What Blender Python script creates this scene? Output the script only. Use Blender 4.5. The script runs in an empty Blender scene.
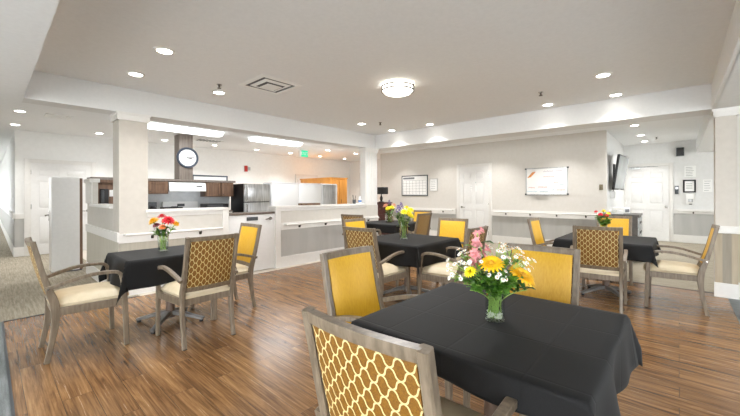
import bpy, bmesh, math, random
from mathutils import Vector, Matrix
random.seed(7)
SC = bpy.context.scene
COL = SC.collection
PI = math.pi
V = Vector

# ------------------------------------------------------------------ materials
def lin(c):
    c = c / 255.0
    return c / 12.92 if c <= 0.04045 else ((c + 0.055) / 1.055) ** 2.4
def rgb(r, g, b): return (lin(r), lin(g), lin(b), 1.0)

def base_mat(name, col, rough=.5, metal=0.0, spec=.5):
    m = bpy.data.materials.new(name); m.use_nodes = True
    b = m.node_tree.nodes['Principled BSDF']
    b.inputs['Base Color'].default_value = rgb(*col)
    b.inputs['Roughness'].default_value = rough
    b.inputs['Metallic'].default_value = metal
    b.inputs['Specular IOR Level'].default_value = spec
    return m
class NT:
    def __init__(s, m): s.t = m.node_tree; s.b = s.t.nodes['Principled BSDF']
    def n(s, kind, **kw):
        x = s.t.nodes.new(kind)
        for k, v in kw.items():
            if k.startswith('_'): setattr(x, k[1:], v)
            else: x.inputs[k.replace('__', ' ')].default_value = v
        return x
    def l(s, a, b): s.t.links.new(a, b)
    def math(s, op, a, b=None):
        x = s.t.nodes.new('ShaderNodeMath'); x.operation = op
        for i, q in enumerate((a, b)):
            if q is None: continue
            if isinstance(q, (int, float)): x.inputs[i].default_value = q
            else: s.l(q, x.inputs[i])
        return x.outputs[0]
    def ramp(s, fac, stops):
        x = s.t.nodes.new('ShaderNodeValToRGB'); e = x.color_ramp.elements
        while len(e) < len(stops): e.new(.5)
        for i, (p, c) in enumerate(stops): e[i].position = p; e[i].color = rgb(*c)
        s.l(fac, x.inputs[0]); return x.outputs[0]
    def bump(s, h, strength=.2, dist=.01):
        x = s.n('ShaderNodeBump', Strength=strength, Distance=dist)
        s.l(h, x.inputs['Height']); s.l(x.outputs[0], s.b.inputs['Normal'])

def noisy(name, c1, c2, scale=8, rough=.5, bump=.0, stretch=(1, 1, 1), metal=0., spec=.5, detail=4):
    m = base_mat(name, c1, rough, metal, spec); t = NT(m)
    tc = t.n('ShaderNodeTexCoord'); mp = t.n('ShaderNodeMapping'); mp.inputs['Scale'].default_value = stretch
    t.l(tc.outputs['Object'], mp.inputs['Vector'])
    nz = t.n('ShaderNodeTexNoise', Scale=scale, Detail=detail); t.l(mp.outputs[0], nz.inputs['Vector'])
    t.l(t.ramp(nz.outputs['Fac'], [(.32, c1), (.68, c2)]), t.b.inputs['Base Color'])
    if bump: t.bump(nz.outputs['Fac'], bump, .004)
    return m
def emit(name, col, strength):
    m = base_mat(name, col, .4)
    b = m.node_tree.nodes['Principled BSDF']
    b.inputs['Emission Color'].default_value = rgb(*col); b.inputs['Emission Strength'].default_value = strength
    return m

M = {}
M['ceiling'] = noisy('ceiling paint', (232, 233, 234), (236, 237, 238), 30, .85, .05)
M['beam'] = noisy('beam paint', (220, 220, 219), (223, 223, 222), 30, .75)
M['beige'] = noisy('beige wall paint', (207, 203, 196), (211, 207, 201), 14, .8, .05)
M['white_wall'] = noisy('off white wall paint', (234, 234, 232), (238, 238, 236), 14, .8, .05)
M['cool_wall'] = noisy('cool white wall paint', (222, 222, 220), (226, 226, 225), 14, .75)
M['wains'] = noisy('grey wainscot vinyl', (172, 171, 167), (183, 182, 178), 6, .6, .05, (1, 1, .2))
M['wains_tan'] = noisy('tan wainscot boards', (186, 181, 167), (196, 191, 178), 9, .6, .05, (4, 4, .3))
M['column'] = noisy('tan column paint', (196, 190, 181), (201, 195, 186), 14, .75)
M['wains_dark'] = noisy('taupe wainscot boards', (166, 152, 130), (178, 165, 143), 9, .6, .05, (4, 4, .3))
M['wains_mid'] = noisy('grey taupe wainscot boards', (140, 132, 118), (152, 144, 130), 9, .6, .05, (4, 4, .3))
M['pony'] = noisy('cream half wall paint', (200, 196, 188), (204, 200, 193), 14, .7)
M['trim'] = noisy('white trim paint', (222, 220, 216), (226, 224, 220), 20, .45)
M['door'] = noisy('white door paint', (224, 223, 221), (228, 227, 225), 20, .42)
M['steel'] = noisy('brushed steel', (176, 178, 180), (214, 215, 216), 5, .28, 0, (6, 6, .6), 1.0)
M['chrome'] = base_mat('satin chrome', (190, 188, 184), .25, 1.0)
M['bronze'] = base_mat('dark bronze', (70, 62, 54), .4, .8)
M['black'] = base_mat('black plastic', (22, 22, 24), .35)
M['dark_grey'] = base_mat('dark grey plastic', (62, 66, 70), .4)
M['clock_rim'] = base_mat('slate blue clock rim', (58, 68, 82), .35)
M['white_plastic'] = base_mat('white plastic', (236, 236, 234), .35)
M['paper'] = base_mat('white paper', (240, 240, 238), .8)
M['ink'] = base_mat('grey ink', (120, 122, 126), .8)
M['enamel'] = base_mat('white enamel', (240, 241, 242), .22)
M['dark_wood'] = noisy('walnut cabinet wood', (92, 68, 52), (124, 94, 72), 5, .45, .05, (6, 6, .6))
M['grey_wood'] = noisy('greyed oak boards', (112, 102, 94), (136, 126, 117), 5, .5, .05, (6, 6, .5))
M['oak'] = noisy('golden oak veneer', (186, 124, 52), (206, 146, 70), 4, .4, .05, (5, 5, .5))
M['mahogany'] = noisy('dark red wood', (64, 30, 26), (88, 44, 36), 5, .4, .05, (5, 5, .5))
M['splash'] = noisy('grey backsplash', (206, 210, 214), (218, 222, 225), 10, .4)
M['cab_grey'] = noisy('charcoal cabinet laminate', (84, 80, 76), (98, 94, 90), 10, .45)
M['frame_wood'] = noisy('taupe chair frame', (98, 86, 71), (128, 114, 97), 9, .38, .04, (7, 7, .9))
M['glide'] = base_mat('black rubber glide', (26, 24, 22), .6)
M['table_metal'] = noisy('grey table base metal', (112, 110, 108), (130, 128, 125), 20, .35, 0, (1, 1, 1), .5)
M['table_wood'] = noisy('brown table column', (96, 78, 66), (116, 96, 82), 10, .4)
M['hinge'] = M['chrome']
M['led'] = emit('downlight lens', (255, 250, 240), 14)
M['dome'] = emit('dome diffuser', (255, 249, 236), 3.2)
M['tube'] = emit('fluorescent diffuser', (250, 252, 255), 3.0)
M['exit_green'] = emit('exit sign green', (30, 190, 140), .55)
M['red'] = base_mat('red alarm plastic', (186, 52, 44), .4)
M['counter'] = noisy('brown counter laminate', (96, 84, 76), (118, 106, 96), 20, .35)

# water / glass
def thin_glass(name, tint, f0):
    m = bpy.data.materials.new(name); m.use_nodes = True; t = m.node_tree; t.nodes.remove(t.nodes['Principled BSDF'])
    tr = t.nodes.new('ShaderNodeBsdfTransparent'); tr.inputs[0].default_value = rgb(*tint)
    gl = t.nodes.new('ShaderNodeBsdfGlossy'); gl.inputs['Roughness'].default_value = .03
    lw = t.nodes.new('ShaderNodeLayerWeight'); lw.inputs['Blend'].default_value = f0
    mx = t.nodes.new('ShaderNodeMixShader')
    t.links.new(lw.outputs['Facing'], mx.inputs[0]); t.links.new(tr.outputs[0], mx.inputs[1]); t.links.new(gl.outputs[0], mx.inputs[2])
    t.links.new(mx.outputs[0], t.nodes['Material Output'].inputs[0]); return m
M['glass'] = thin_glass('vase glass', (240, 244, 240), .22)
M['pebble'] = noisy('white pebbles', (226, 222, 214), (246, 244, 238), 90, .4, .6)

# wood plank floor: planks run along X
def plank_floor():
    m = base_mat('oak plank floor', (140, 100, 68), .3); t = NT(m)
    tc = t.n('ShaderNodeTexCoord')
    br = t.n('ShaderNodeTexBrick', _offset=.37, _offset_frequency=2)
    for k, v in {'Scale': 1, 'Mortar Size': .0011, 'Mortar Smooth': .2, 'Bias': -.1, 'Brick Width': 1.22, 'Row Height': .155}.items(): br.inputs[k].default_value = v
    br.inputs['Color1'].default_value = (0, 0, 0, 1); br.inputs['Color2'].default_value = (1, 1, 1, 1); br.inputs['Mortar'].default_value = (.5, .5, .5, 1)
    t.l(tc.outputs['Object'], br.inputs['Vector'])
    sep = t.n('ShaderNodeSeparateColor'); t.l(br.outputs['Color'], sep.inputs[0])
    shift = t.n('ShaderNodeCombineXYZ'); t.l(t.math('MULTIPLY', sep.outputs[0], 37.0), shift.inputs[2])
    ad = t.n('ShaderNodeVectorMath', _operation='ADD'); t.l(tc.outputs['Object'], ad.inputs[0]); t.l(shift.outputs[0], ad.inputs[1])
    mp = t.n('ShaderNodeMapping'); mp.inputs['Scale'].default_value = (.6, 8.0, 1.0); t.l(ad.outputs[0], mp.inputs['Vector'])
    n1 = t.n('ShaderNodeTexNoise', Scale=2.4, Detail=9, Roughness=.68, Distortion=.9); t.l(mp.outputs[0], n1.inputs['Vector'])
    mp2 = t.n('ShaderNodeMapping'); mp2.inputs['Scale'].default_value = (.8, 30.0, 1.0); t.l(ad.outputs[0], mp2.inputs['Vector'])
    n2 = t.n('ShaderNodeTexNoise', Scale=3.0, Detail=5, Roughness=.6); t.l(mp2.outputs[0], n2.inputs['Vector'])
    f = t.math('ADD', t.math('MULTIPLY', n1.outputs['Fac'], .6), t.math('MULTIPLY', n2.outputs['Fac'], .4))
    f = t.math('ADD', f, t.math('MULTIPLY', t.math('SUBTRACT', sep.outputs[0], .5), .05))
    c = t.ramp(f, [(.34, (70, 47, 28)), (.45, (110, 78, 48)), (.54, (140, 103, 66)), (.68, (174, 137, 95))])
    mx = t.n('ShaderNodeMix', _data_type='RGBA'); t.l(br.outputs['Fac'], mx.inputs[0]); t.l(c, mx.inputs[6]); mx.inputs[7].default_value = rgb(58, 40, 26)
    t.l(mx.outputs[2], t.b.inputs['Base Color'])
    t.l(t.math('ADD', t.math('MULTIPLY', n2.outputs['Fac'], .2), .14), t.b.inputs['Roughness'])
    t.bump(n2.outputs['Fac'], .10, .003)
    return m
M['floor'] = plank_floor()

def carpet(name, c1, c2, c3):
    m = base_mat(name, c1, .95, 0, .1); t = NT(m)
    tc = t.n('ShaderNodeTexCoord')
    mp = t.n('ShaderNodeMapping'); mp.inputs['Scale'].default_value = (1.2, 16, 1); t.l(tc.outputs['Object'], mp.inputs['Vector'])
    n1 = t.n('ShaderNodeTexNoise', Scale=3, Detail=4, Roughness=.7); t.l(mp.outputs[0], n1.inputs['Vector'])
    n2 = t.n('ShaderNodeTexNoise', Scale=260, Detail=2); t.l(tc.outputs['Object'], n2.inputs['Vector'])
    f = t.math('ADD', t.math('MULTIPLY', n1.outputs['Fac'], .65), t.math('MULTIPLY', n2.outputs['Fac'], .35))
    t.l(t.ramp(f, [(.36, c1), (.5, c2), (.64, c3)]), t.b.inputs['Base Color'])
    t.bump(n2.outputs['Fac'], .5, .004)
    return m
M['carpet'] = carpet('striped tan carpet', (128, 120, 105), (156, 148, 132), (180, 172, 156))
M['carpet_grey'] = carpet('grey carpet', (104, 108, 108), (124, 128, 128), (142, 146, 146))
M['bounce_ground'] = noisy('pale bounce ground outside', (206, 206, 203), (218, 218, 215), 3, .8)  # tone kept pale to bounce light up to the ceiling
M['kitchen_floor'] = noisy('pale kitchen vinyl', (190, 182, 170), (204, 196, 184), 6, .4)

def trellis(name, ca, cb, cl, cell=.056):
    """gold back cloth with a cream ogee trellis"""
    m = base_mat(name, ca, .55); t = NT(m)
    tc = t.n('ShaderNodeTexCoord'); sp = t.n('ShaderNodeSeparateXYZ'); t.l(tc.outputs['Object'], sp.inputs[0])
    k = 2 * PI / cell
    u = t.math('MULTIPLY', sp.outputs[0], k); v = t.math('MULTIPLY', sp.outputs[2], k * .93)
    p = t.math('ADD', u, v); q = t.math('SUBTRACT', u, v)
    hp, hq = t.math('MULTIPLY', p, .5), t.math('MULTIPLY', q, .5)
    def line(a, b, sgn):
        w = t.math('ADD', a, t.math('MULTIPLY', t.math('SINE', t.math('MULTIPLY', b, 2.0)), (.27 * sgn)))
        return t.math('ABSOLUTE', t.math('COSINE', w))
    d = t.math('MINIMUM', line(hp, hq, 1), line(hq, hp, 1))
    mask = t.math('LESS_THAN', d, .19)
    nz = t.n('ShaderNodeTexNoise', Scale=220, Detail=2); t.l(tc.outputs['Object'], nz.inputs['Vector'])
    g = t.ramp(nz.outputs['Fac'], [(.35, ca), (.65, cb)])
    mx = t.n('ShaderNodeMix', _data_type='RGBA'); t.l(mask, mx.inputs[0]); t.l(g, mx.inputs[6]); mx.inputs[7].default_value = rgb(*cl)
    t.l(mx.outputs[2], t.b.inputs['Base Color'])
    t.bump(mask, .15, .002)
    return m
M['trellis'] = trellis('gold trellis cloth', (104, 68, 10), (126, 86, 18), (204, 186, 134), .056)
M['yellow'] = noisy('yellow vinyl', (206, 156, 26), (216, 170, 44), 26, .42, .06, (4, 4, .6))
M['cream'] = noisy('cream vinyl seat', (196, 182, 152), (204, 190, 163), 20, .5, .03)

def cloth_mat():
    m = base_mat('black tablecloth', (20, 20, 21), .7, 0, .2); t = NT(m)
    t.b.inputs['Sheen Weight'].default_value = .04
    tc = t.n('ShaderNodeTexCoord'); sp = t.n('ShaderNodeSeparateXYZ'); t.l(tc.outputs['Object'], sp.inputs[0])
    def crease(o, off):
        a = t.math('ABSOLUTE', t.math('SUBTRACT', t.math('PINGPONG', t.math('ADD', o, off), .14), .0))
        return t.math('MINIMUM', t.math('DIVIDE', a, .007), 1.0)
    h = t.math('MULTIPLY', crease(sp.outputs[0], .0), crease(sp.outputs[1], .14))
    nz = t.n('ShaderNodeTexNoise', Scale=7, Detail=4); t.l(tc.outputs['Object'], nz.inputs['Vector'])
    t.bump(t.math('ADD', h, t.math('MULTIPLY', nz.outputs['Fac'], .6)), .22, .004)
    w = t.n('ShaderNodeTexNoise', Scale=420, Detail=1); t.l(tc.outputs['Object'], w.inputs['Vector'])
    t.l(t.ramp(w.outputs['Fac'], [(.3, (15, 15, 16)), (.7, (24, 24, 25))]), t.b.inputs['Base Color'])
    return m
M['cloth'] = cloth_mat()
for nm, c, r in [('petal_yellow', (236, 178, 20), .5), ('petal_gold', (240, 216, 40), .5), ('petal_white', (246, 244, 232), .6), ('petal_pink', (206, 136, 140), .5),
                 ('petal_red', (206, 32, 52), .5), ('petal_orange', (236, 128, 66), .5), ('petal_maroon', (112, 36, 52), .5), ('petal_purple', (92, 76, 120), .5), ('petal_peach', (214, 160, 130), .5),
                 ('heart', (196, 140, 26), .7), ('leaf', (88, 136, 44), .5), ('leaf_dark', (52, 92, 34), .5), ('stem', (142, 172, 84), .5)]:
    M[nm] = noisy(nm.replace('_', ' '), c, tuple(min(255, int(x * 1.12 + 6)) for x in c), 60, r)

# ------------------------------------------------------------------ mesh helpers
def box(bm, x0, x1, y0, y1, z0, z1, bev=0, mi=0):
    vs = [bm.verts.new((x, y, z)) for z in (z0, z1) for y in (y0, y1) for x in (x0, x1)]
    fs = [(0, 2, 3, 1), (4, 5, 7, 6), (0, 1, 5, 4), (2, 6, 7, 3), (0, 4, 6, 2), (1, 3, 7, 5)]
    faces = [bm.faces.new([vs[i] for i in f]) for f in fs]
    for f in faces: f.material_index = mi
    if bev:
        es = list({e for f in faces for e in f.edges})
        bmesh.ops.bevel(bm, geom=es, offset=bev, segments=2, affect='EDGES', profile=.6)
def lathe(bm, prof, n=24, c=(0, 0, 0), axis='z', cap=True):
    rings = []
    for r, z in prof:
        ring = []
        for i in range(n):
            a = 2 * PI * i / n
            p = (r * math.cos(a), r * math.sin(a), z)
            if axis == 'x': p = (p[2], p[0], p[1])
            if axis == 'y': p = (p[0], p[2], p[1])
            ring.append(bm.verts.new((p[0] + c[0], p[1] + c[1], p[2] + c[2])))
        rings.append(ring)
    for a, b in zip(rings, rings[1:]):
        for i in range(n): bm.faces.new((a[i], a[(i + 1) % n], b[(i + 1) % n], b[i]))
    if cap:
        bm.faces.new(list(reversed(rings[0]))); bm.faces.new(rings[-1])
def tube(bm, pts, r, n=8):
    pts = [V(p) for p in pts]; rings = []
    rs = r if isinstance(r, (list, tuple)) else [r] * len(pts)
    for i, p in enumerate(pts):
        t = (pts[min(i + 1, len(pts) - 1)] - pts[max(i - 1, 0)]).normalized()
        a = V((0, 0, 1)) if abs(t.z) < .9 else V((1, 0, 0))
        s = t.cross(a).normalized(); u = s.cross(t)
        rings.append([bm.verts.new(p + rs[i] * (math.cos(2 * PI * k / n) * s + math.sin(2 * PI * k / n) * u)) for k in range(n)])
    for a, b in zip(rings, rings[1:]):
        for i in range(n): bm.faces.new((a[i], a[(i + 1) % n], b[(i + 1) % n], b[i]))
    bm.faces.new(list(reversed(rings[0]))); bm.faces.new(rings[-1])
def sweep(bm, pts, sizes, side=(1, 0, 0), ch=.28):
    """chamfered rectangular bar along pts; sizes (width along side, height across)"""
    pts = [V(p) for p in pts]; rings = []
    for i, p in enumerate(pts):
        t = (pts[min(i + 1, len(pts) - 1)] - pts[max(i - 1, 0)]).normalized()
        s = V(side); s = (s - t * s.dot(t)).normalized(); u = t.cross(s).normalized()
        w, h = sizes[i] if isinstance(sizes, list) else sizes
        w *= .5; h *= .5; c = min(w, h) * ch
        prof = [(-w + c, -h), (w - c, -h), (w, -h + c), (w, h - c), (w - c, h), (-w + c, h), (-w, h - c), (-w, -h + c)]
        rings.append([bm.verts.new(p + s * a + u * b) for a, b in prof])
    n = 8
    for a, b in zip(rings, rings[1:]):
        for i in range(n): bm.faces.new((a[i], a[(i + 1) % n], b[(i + 1) % n], b[i]))
    bm.faces.new(list(reversed(rings[0]))); bm.faces.new(rings[-1])
def curve_pts(ctrl, sub=4):
    """Catmull-Rom through ctrl"""
    c = [V(p) for p in ctrl]; out = []
    for i in range(len(c) - 1):
        p0, p1, p2, p3 = c[max(i - 1, 0)], c[i], c[i + 1], c[min(i + 2, len(c) - 1)]
        for k in range(sub):
            t = k / sub
            out.append(.5 * ((2 * p1) + (p2 - p0) * t + (2 * p0 - 5 * p1 + 4 * p2 - p3) * t * t + (3 * p1 - p0 - 3 * p2 + p3) * t ** 3))
    out.append(c[-1]); return out
def obj(name, bm, mat, parent=None, smooth=True, loc=None):
    bmesh.ops.recalc_face_normals(bm, faces=bm.faces[:])
    me = bpy.data.meshes.new(name); bm.to_mesh(me); bm.free()
    for m in (mat if isinstance(mat, (list, tuple)) else [mat]): me.materials.append(M[m] if isinstance(m, str) else m)
    if smooth and len(me.polygons):
        me.polygons.foreach_set('use_smooth', [True] * len(me.polygons)); me.set_sharp_from_angle(angle=math.radians(38))
    o = bpy.data.objects.new(name, me); COL.objects.link(o)
    if parent: o.parent = parent
    if loc: o.location = loc
    return o
def B(*boxes, bev=0):
    bm = bmesh.new()
    for b in boxes: box(bm, *b, bev=bev)
    return bm
def tag(o, label, cat, group=None):
    o['label'] = label; o['category'] = cat
    if group: o['group'] = group
    return o
def thing(name, label, cat, loc=(0, 0, 0), rz=0, group=None):
    o = bpy.data.objects.new(name, None); COL.objects.link(o); o.empty_display_size = .1
    o.location = loc; o.rotation_euler = (0, 0, rz)
    return tag(o, label, cat, group)
def struct(name, bm, mat, parent=None, smooth=False):
    o = obj(name, bm, mat, parent, smooth)
    if parent is None: o['kind'] = 'structure'
    return o
def wall(name, mat, *boxes, parent=None, bev=0): return struct(name, B(*boxes, bev=bev), mat, parent)
def copy_tree(o, parent=None):
    c = o.copy(); COL.objects.link(c)
    if parent: c.parent = parent
    for ch in list(o.children): copy_tree(ch, c)
    return c
def text(name, s, size, loc, rot, mat, parent, ext=.001, align='CENTER'):
    cu = bpy.data.curves.new(name, 'FONT'); cu.body = s; cu.size = size; cu.extrude = ext; cu.align_x = align; cu.align_y = 'CENTER'
    tmp = bpy.data.objects.new(name, cu); COL.objects.link(tmp)
    dg = bpy.context.evaluated_depsgraph_get(); me = bpy.data.meshes.new_from_object(tmp.evaluated_get(dg)); me.name = name
    bpy.data.objects.remove(tmp)
    me.materials.clear(); me.materials.append(M[mat])
    o = bpy.data.objects.new(name, me); COL.objects.link(o); o.parent = parent; o.location = loc; o.rotation_euler = rot
    return o

# ------------------------------------------------------------------ camera
cam = bpy.data.cameras.new('camera'); co = bpy.data.objects.new('camera', cam); COL.objects.link(co)
cam.sensor_width = 36; cam.lens = 343.4 / 740 * 36; cam.shift_y = -(208 - 194.2) / 740; cam.clip_start = .05
co.location = (0, 0, 1.30)
co.rotation_euler = (Matrix.Rotation(math.radians(41.95), 4, 'Z') @ Matrix.Rotation(PI / 2, 4, 'X') @ Matrix.Rotation(math.radians(-.16), 4, 'Z')).to_euler()
SC.camera = co

# ------------------------------------------------------------------ setting
ZC, ZB = 2.68, 2.36
wall('floor', 'floor', (-5.15, .45, .1, 6.32, -.1, 0))
wall('floor_carpet', 'carpet', (-24.5, -5.15, -3.2, 1.3, -.1, 0), (-5.15, 3, 6.32, 12.5, -.1, 0), (.45, 3, 6.32, 6.33, -.1, 0))
wall('floor_mat', 'carpet_grey', (-5.15, .45, -3.2, .1, -.1, .003), (.45, 3, -3.2, 6.32, -.1, .003))
wall('floor_kitchen', 'kitchen_floor', (-10.5, -5.15, 1.3, 12.5, -.1, 0))
wall('floor_bounce_ground', 'bounce_ground', (-24.5, 14, -14, -3.2, -.14, -.02), (3, 14, -3.2, 14, -.14, -.02))  # unseen ground, added to cut sky light from below
wall('trim_1', 'dark_grey', (-5.165, -5.145, .1, 1.3, 0, .006), (-5.15, .45, .09, .105, 0, .007), (-5.15, .45, 6.312, 6.325, 0, .006))
wall('ceiling', 'ceiling', (-24.5, 3, -3.2, 12.5, ZC, ZC + .1))
# dropped soffits and beams round the tray
wall('ceiling_soffit_near', 'ceiling', (-5.55, 3, -3.2, .262, ZB, ZC))
wall('ceiling_soffit_right', 'cool_wall', (.34, 3, .262, 12.4, ZB, ZC))
wall('ceiling_beam_left', 'beam', (-5.58, -5.30, .262, 6.5, ZB, ZC))
wall('ceiling_beam_back', 'beam', (-5.30, .34, 6.085, 6.52, ZB, ZC))
wall('trim_2', 'trim', (.31, .345, .262, 6.085, ZB, ZC))
# back wall
wall('wall_back', 'beige', (-7.6, -1.17, 9.0, 9.12, 0, ZC))
wall('wall_alcove_side', 'cool_wall', (-1.30, -1.17, 9.12, 12.3, 0, ZC))
wall('wall_alcove_back', 'cool_wall', (-1.30, 3, 12.3, 12.42, 0, ZC))
wall('wall_right', 'cool_wall', (2.9, 3, -3.2, 12.3, 0, .7), (2.9, 3, -3.2, 12.3, 2.25, ZB), (2.9, 3, -3.2, 2.4, .7, 2.25), (2.9, 3, 4.4, 6.9, .7, 2.25), (2.9, 3, 8.3, 10.0, .7, 2.25), (2.9, 3, 11.1, 12.3, .7, 2.25))
wall('wall_kitchen_back', 'white_wall', (-10.52, -10.4, .38, 10.42, 0, ZC))
wall('wall_kitchen_end', 'white_wall', (-10.4, -7.48, 10.3, 10.42, 0, ZC))
wall('wall_kitchen_jog', 'white_wall', (-7.6, -7.48, 9.12, 10.3, 0, ZC))
wall('wall_hall', 'cool_wall', (-24.5, -10.52, .38, .5, 0, ZC))
wall('wall_hall_light_block', 'cool_wall', (-12.6, -5.6, -1.75, -1.65, 0, ZC), (-24.5, -12.6, -1.75, -1.65, 0, 1.0), (-24.5, -12.6, -1.75, -1.65, 1.8, ZC), *[(x, x + .3, -1.75, -1.65, 1.0, 1.8) for x in (-14.5, -16.5, -18.5, -20.5, -22.5, -24.5)])  # unseen wall added to block daylight, its openings sized to light the hall
wall('wall_near_light_block', 'white_wall', (-5.6, -2.4, -3.3, -3.2, 0, ZC))  # unseen, added to keep daylight off the left column and half wall
wall('wall_hall_end', 'cool_wall', (-24.5, -24.4, -3.2, .38, 0, ZC))
# wainscots
wall('trim_3', 'wains', (-7.48, -4.76, 8.985, 9.0, .2, .72), (-3.70, -1.17, 8.985, 9.0, .2, .72))
wall('trim_4', 'trim', (-7.48, -4.76, 8.965, 9.0, .72, .875), (-3.70, -1.17, 8.965, 9.0, .72, .875), bev=.006)
wall('baseboard_back', 'trim', (-7.48, -4.76, 8.975, 9.0, 0, .2), (-3.70, -1.17, 8.975, 9.0, 0, .2), bev=.004)
wall('trim_5', 'wains', (-.10, 2.9, 12.285, 12.3, .2, .76))
wall('trim_6', 'trim', (-.10, 2.9, 12.26, 12.3, .765, .88), bev=.006)
wall('baseboard_alcove', 'trim', (-.10, 2.9, 12.275, 12.3, 0, .2), bev=.004)
wall('trim_7', 'wains', (-10.4, -10.385, .38, .58, .17, .80))
wall('trim_8', 'trim', (-10.4, -10.37, .36, .58, .80, .90), (-24.4, -10.37, .345, .38, .80, .92), bev=.005)
wall('baseboard_hall', 'trim', (-24.4, -10.37, .355, .38, 0, .2), (-10.4, -10.375, .38, .58, 0, .2), bev=.004)
wall('trim_9', 'wains', (-24.4, -10.4, .37, .38, .2, .80))

# columns
def column(name, x0, x1, y0, y1, mat, cap):
    o = wall(name, mat, (x0, x1, y0, y1, 0, ZB))
    wall('capital', 'trim', (x0 - .02, x1 + .02, y0 - .02, y1 + .02, ZB - .10, ZB), (x0 - .03, x1 + .03, y0 - .03, y1 + .03, ZB - .03, ZB), parent=o)
    return o
c1 = column('wall_column_left', -5.58, -5.275, 1.11, 1.43, 'column', .1)
c2 = column('wall_column_middle', -5.44, -5.275, 5.72, 6.12, 'trim', .1)
wall('fluting', 'beam', *[(-5.275, -5.268, 5.72 + k, 5.72 + k + .03, 1.12, ZB - .1) for k in (.04, .12, .20, .28, .345)], parent=c2)
c3 = column('wall_column_right', .345, .535, 6.14, 6.40, 'column', .1)
wall('column_wainscot', 'wains_dark', (.340, .54, 6.13, 6.14, .18, .80), parent=c3)
wall('column_panel', 'wains_mid', (.405, .485, 6.127, 6.135, .18, .80), parent=c3)
wall('column_rail', 'trim', (.325, .56, 6.11, 6.14, .80, .89), parent=c3, bev=.005)
wall('column_base', 'trim', (.33, .55, 6.115, 6.14, 0, .18), parent=c3, bev=.004)
wall('wall_column_side', 'beige', (.535, 2.9, 6.30, 6.40, 0, ZB))
wall('trim_10', 'wains_dark', (.535, 2.9, 6.29, 6.30, .18, .80)); wall('trim_11', 'trim', (.56, 2.9, 6.27, 6.30, .80, .89), (.56, 2.9, 6.275, 6.30, 0, .18))

# half walls of the kitchen
XK = -5.27
wall('wall_half_left', 'pony', (-5.42, XK, 1.43, 2.44, 0, 1.06))
wall('trim_12', 'trim', (-5.47, XK + .03, 1.40, 2.53, 1.06, 1.10), (-5.42, XK + .008, 1.42, 2.44, 1.0, 1.06), (-5.44, XK + .02, 2.43, 2.53, 0, 1.06), bev=.005)
wall('trim_13', 'trim', (XK, XK + .022, 1.10, 2.43, .68, .80), bev=.005)
wall('trim_14', 'wains_tan', (XK, XK + .008, 1.115, 2.43, .19, .68))
wall('baseboard_half_left', 'trim', (XK, XK + .018, 1.09, 2.43, 0, .19), bev=.004)
wall('wall_half_right', 'pony', (-5.42, XK, 3.47, 6.135, 0, 1.05))
wall('trim_15', 'trim', (-5.47, XK + .035, 3.36, 5.72, 1.05, 1.09), (-5.44, XK + .02, 3.375, 3.475, 0, 1.05), (-5.42, XK + .006, 3.47, 5.72, 1.0, 1.05), bev=.005)
wall('trim_16', 'trim', (XK, XK + .022, 3.475, 6.135, .665, .795), bev=.005)
wall('trim_17', 'wains', (XK, XK + .008, 3.475, 6.135, .19, .665))
wall('baseboard_half_right', 'trim', (XK, XK + .018, 3.475, 6.135, 0, .19), bev=.004)
# return wall behind the left column
wall('wall_half_return', 'pony', (-6.92, -5.585, 1.11, 1.26, 0, 1.12), (-7.35, -6.92, 1.11, 1.18, 0, 1.50))
wall('trim_18', 'trim', (-6.95, -5.59, 1.07, 1.29, 1.12, 1.16), (-7.40, -6.89, 1.07, 1.20, 1.50, 1.56), (-7.37, -6.91, 1.09, 1.11, 1.16, 1.50), bev=.005)
wall('trim_19', 'trim', (-7.35, XK + .022, 1.085, 1.11, .70, .82), bev=.005)
wall('trim_20', 'wains_tan', (-7.35, XK, 1.10, 1.11, .19, .70))
wall('baseboard_return', 'trim', (-7.35, XK + .018, 1.09, 1.11, 0, .19), bev=.004)

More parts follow.
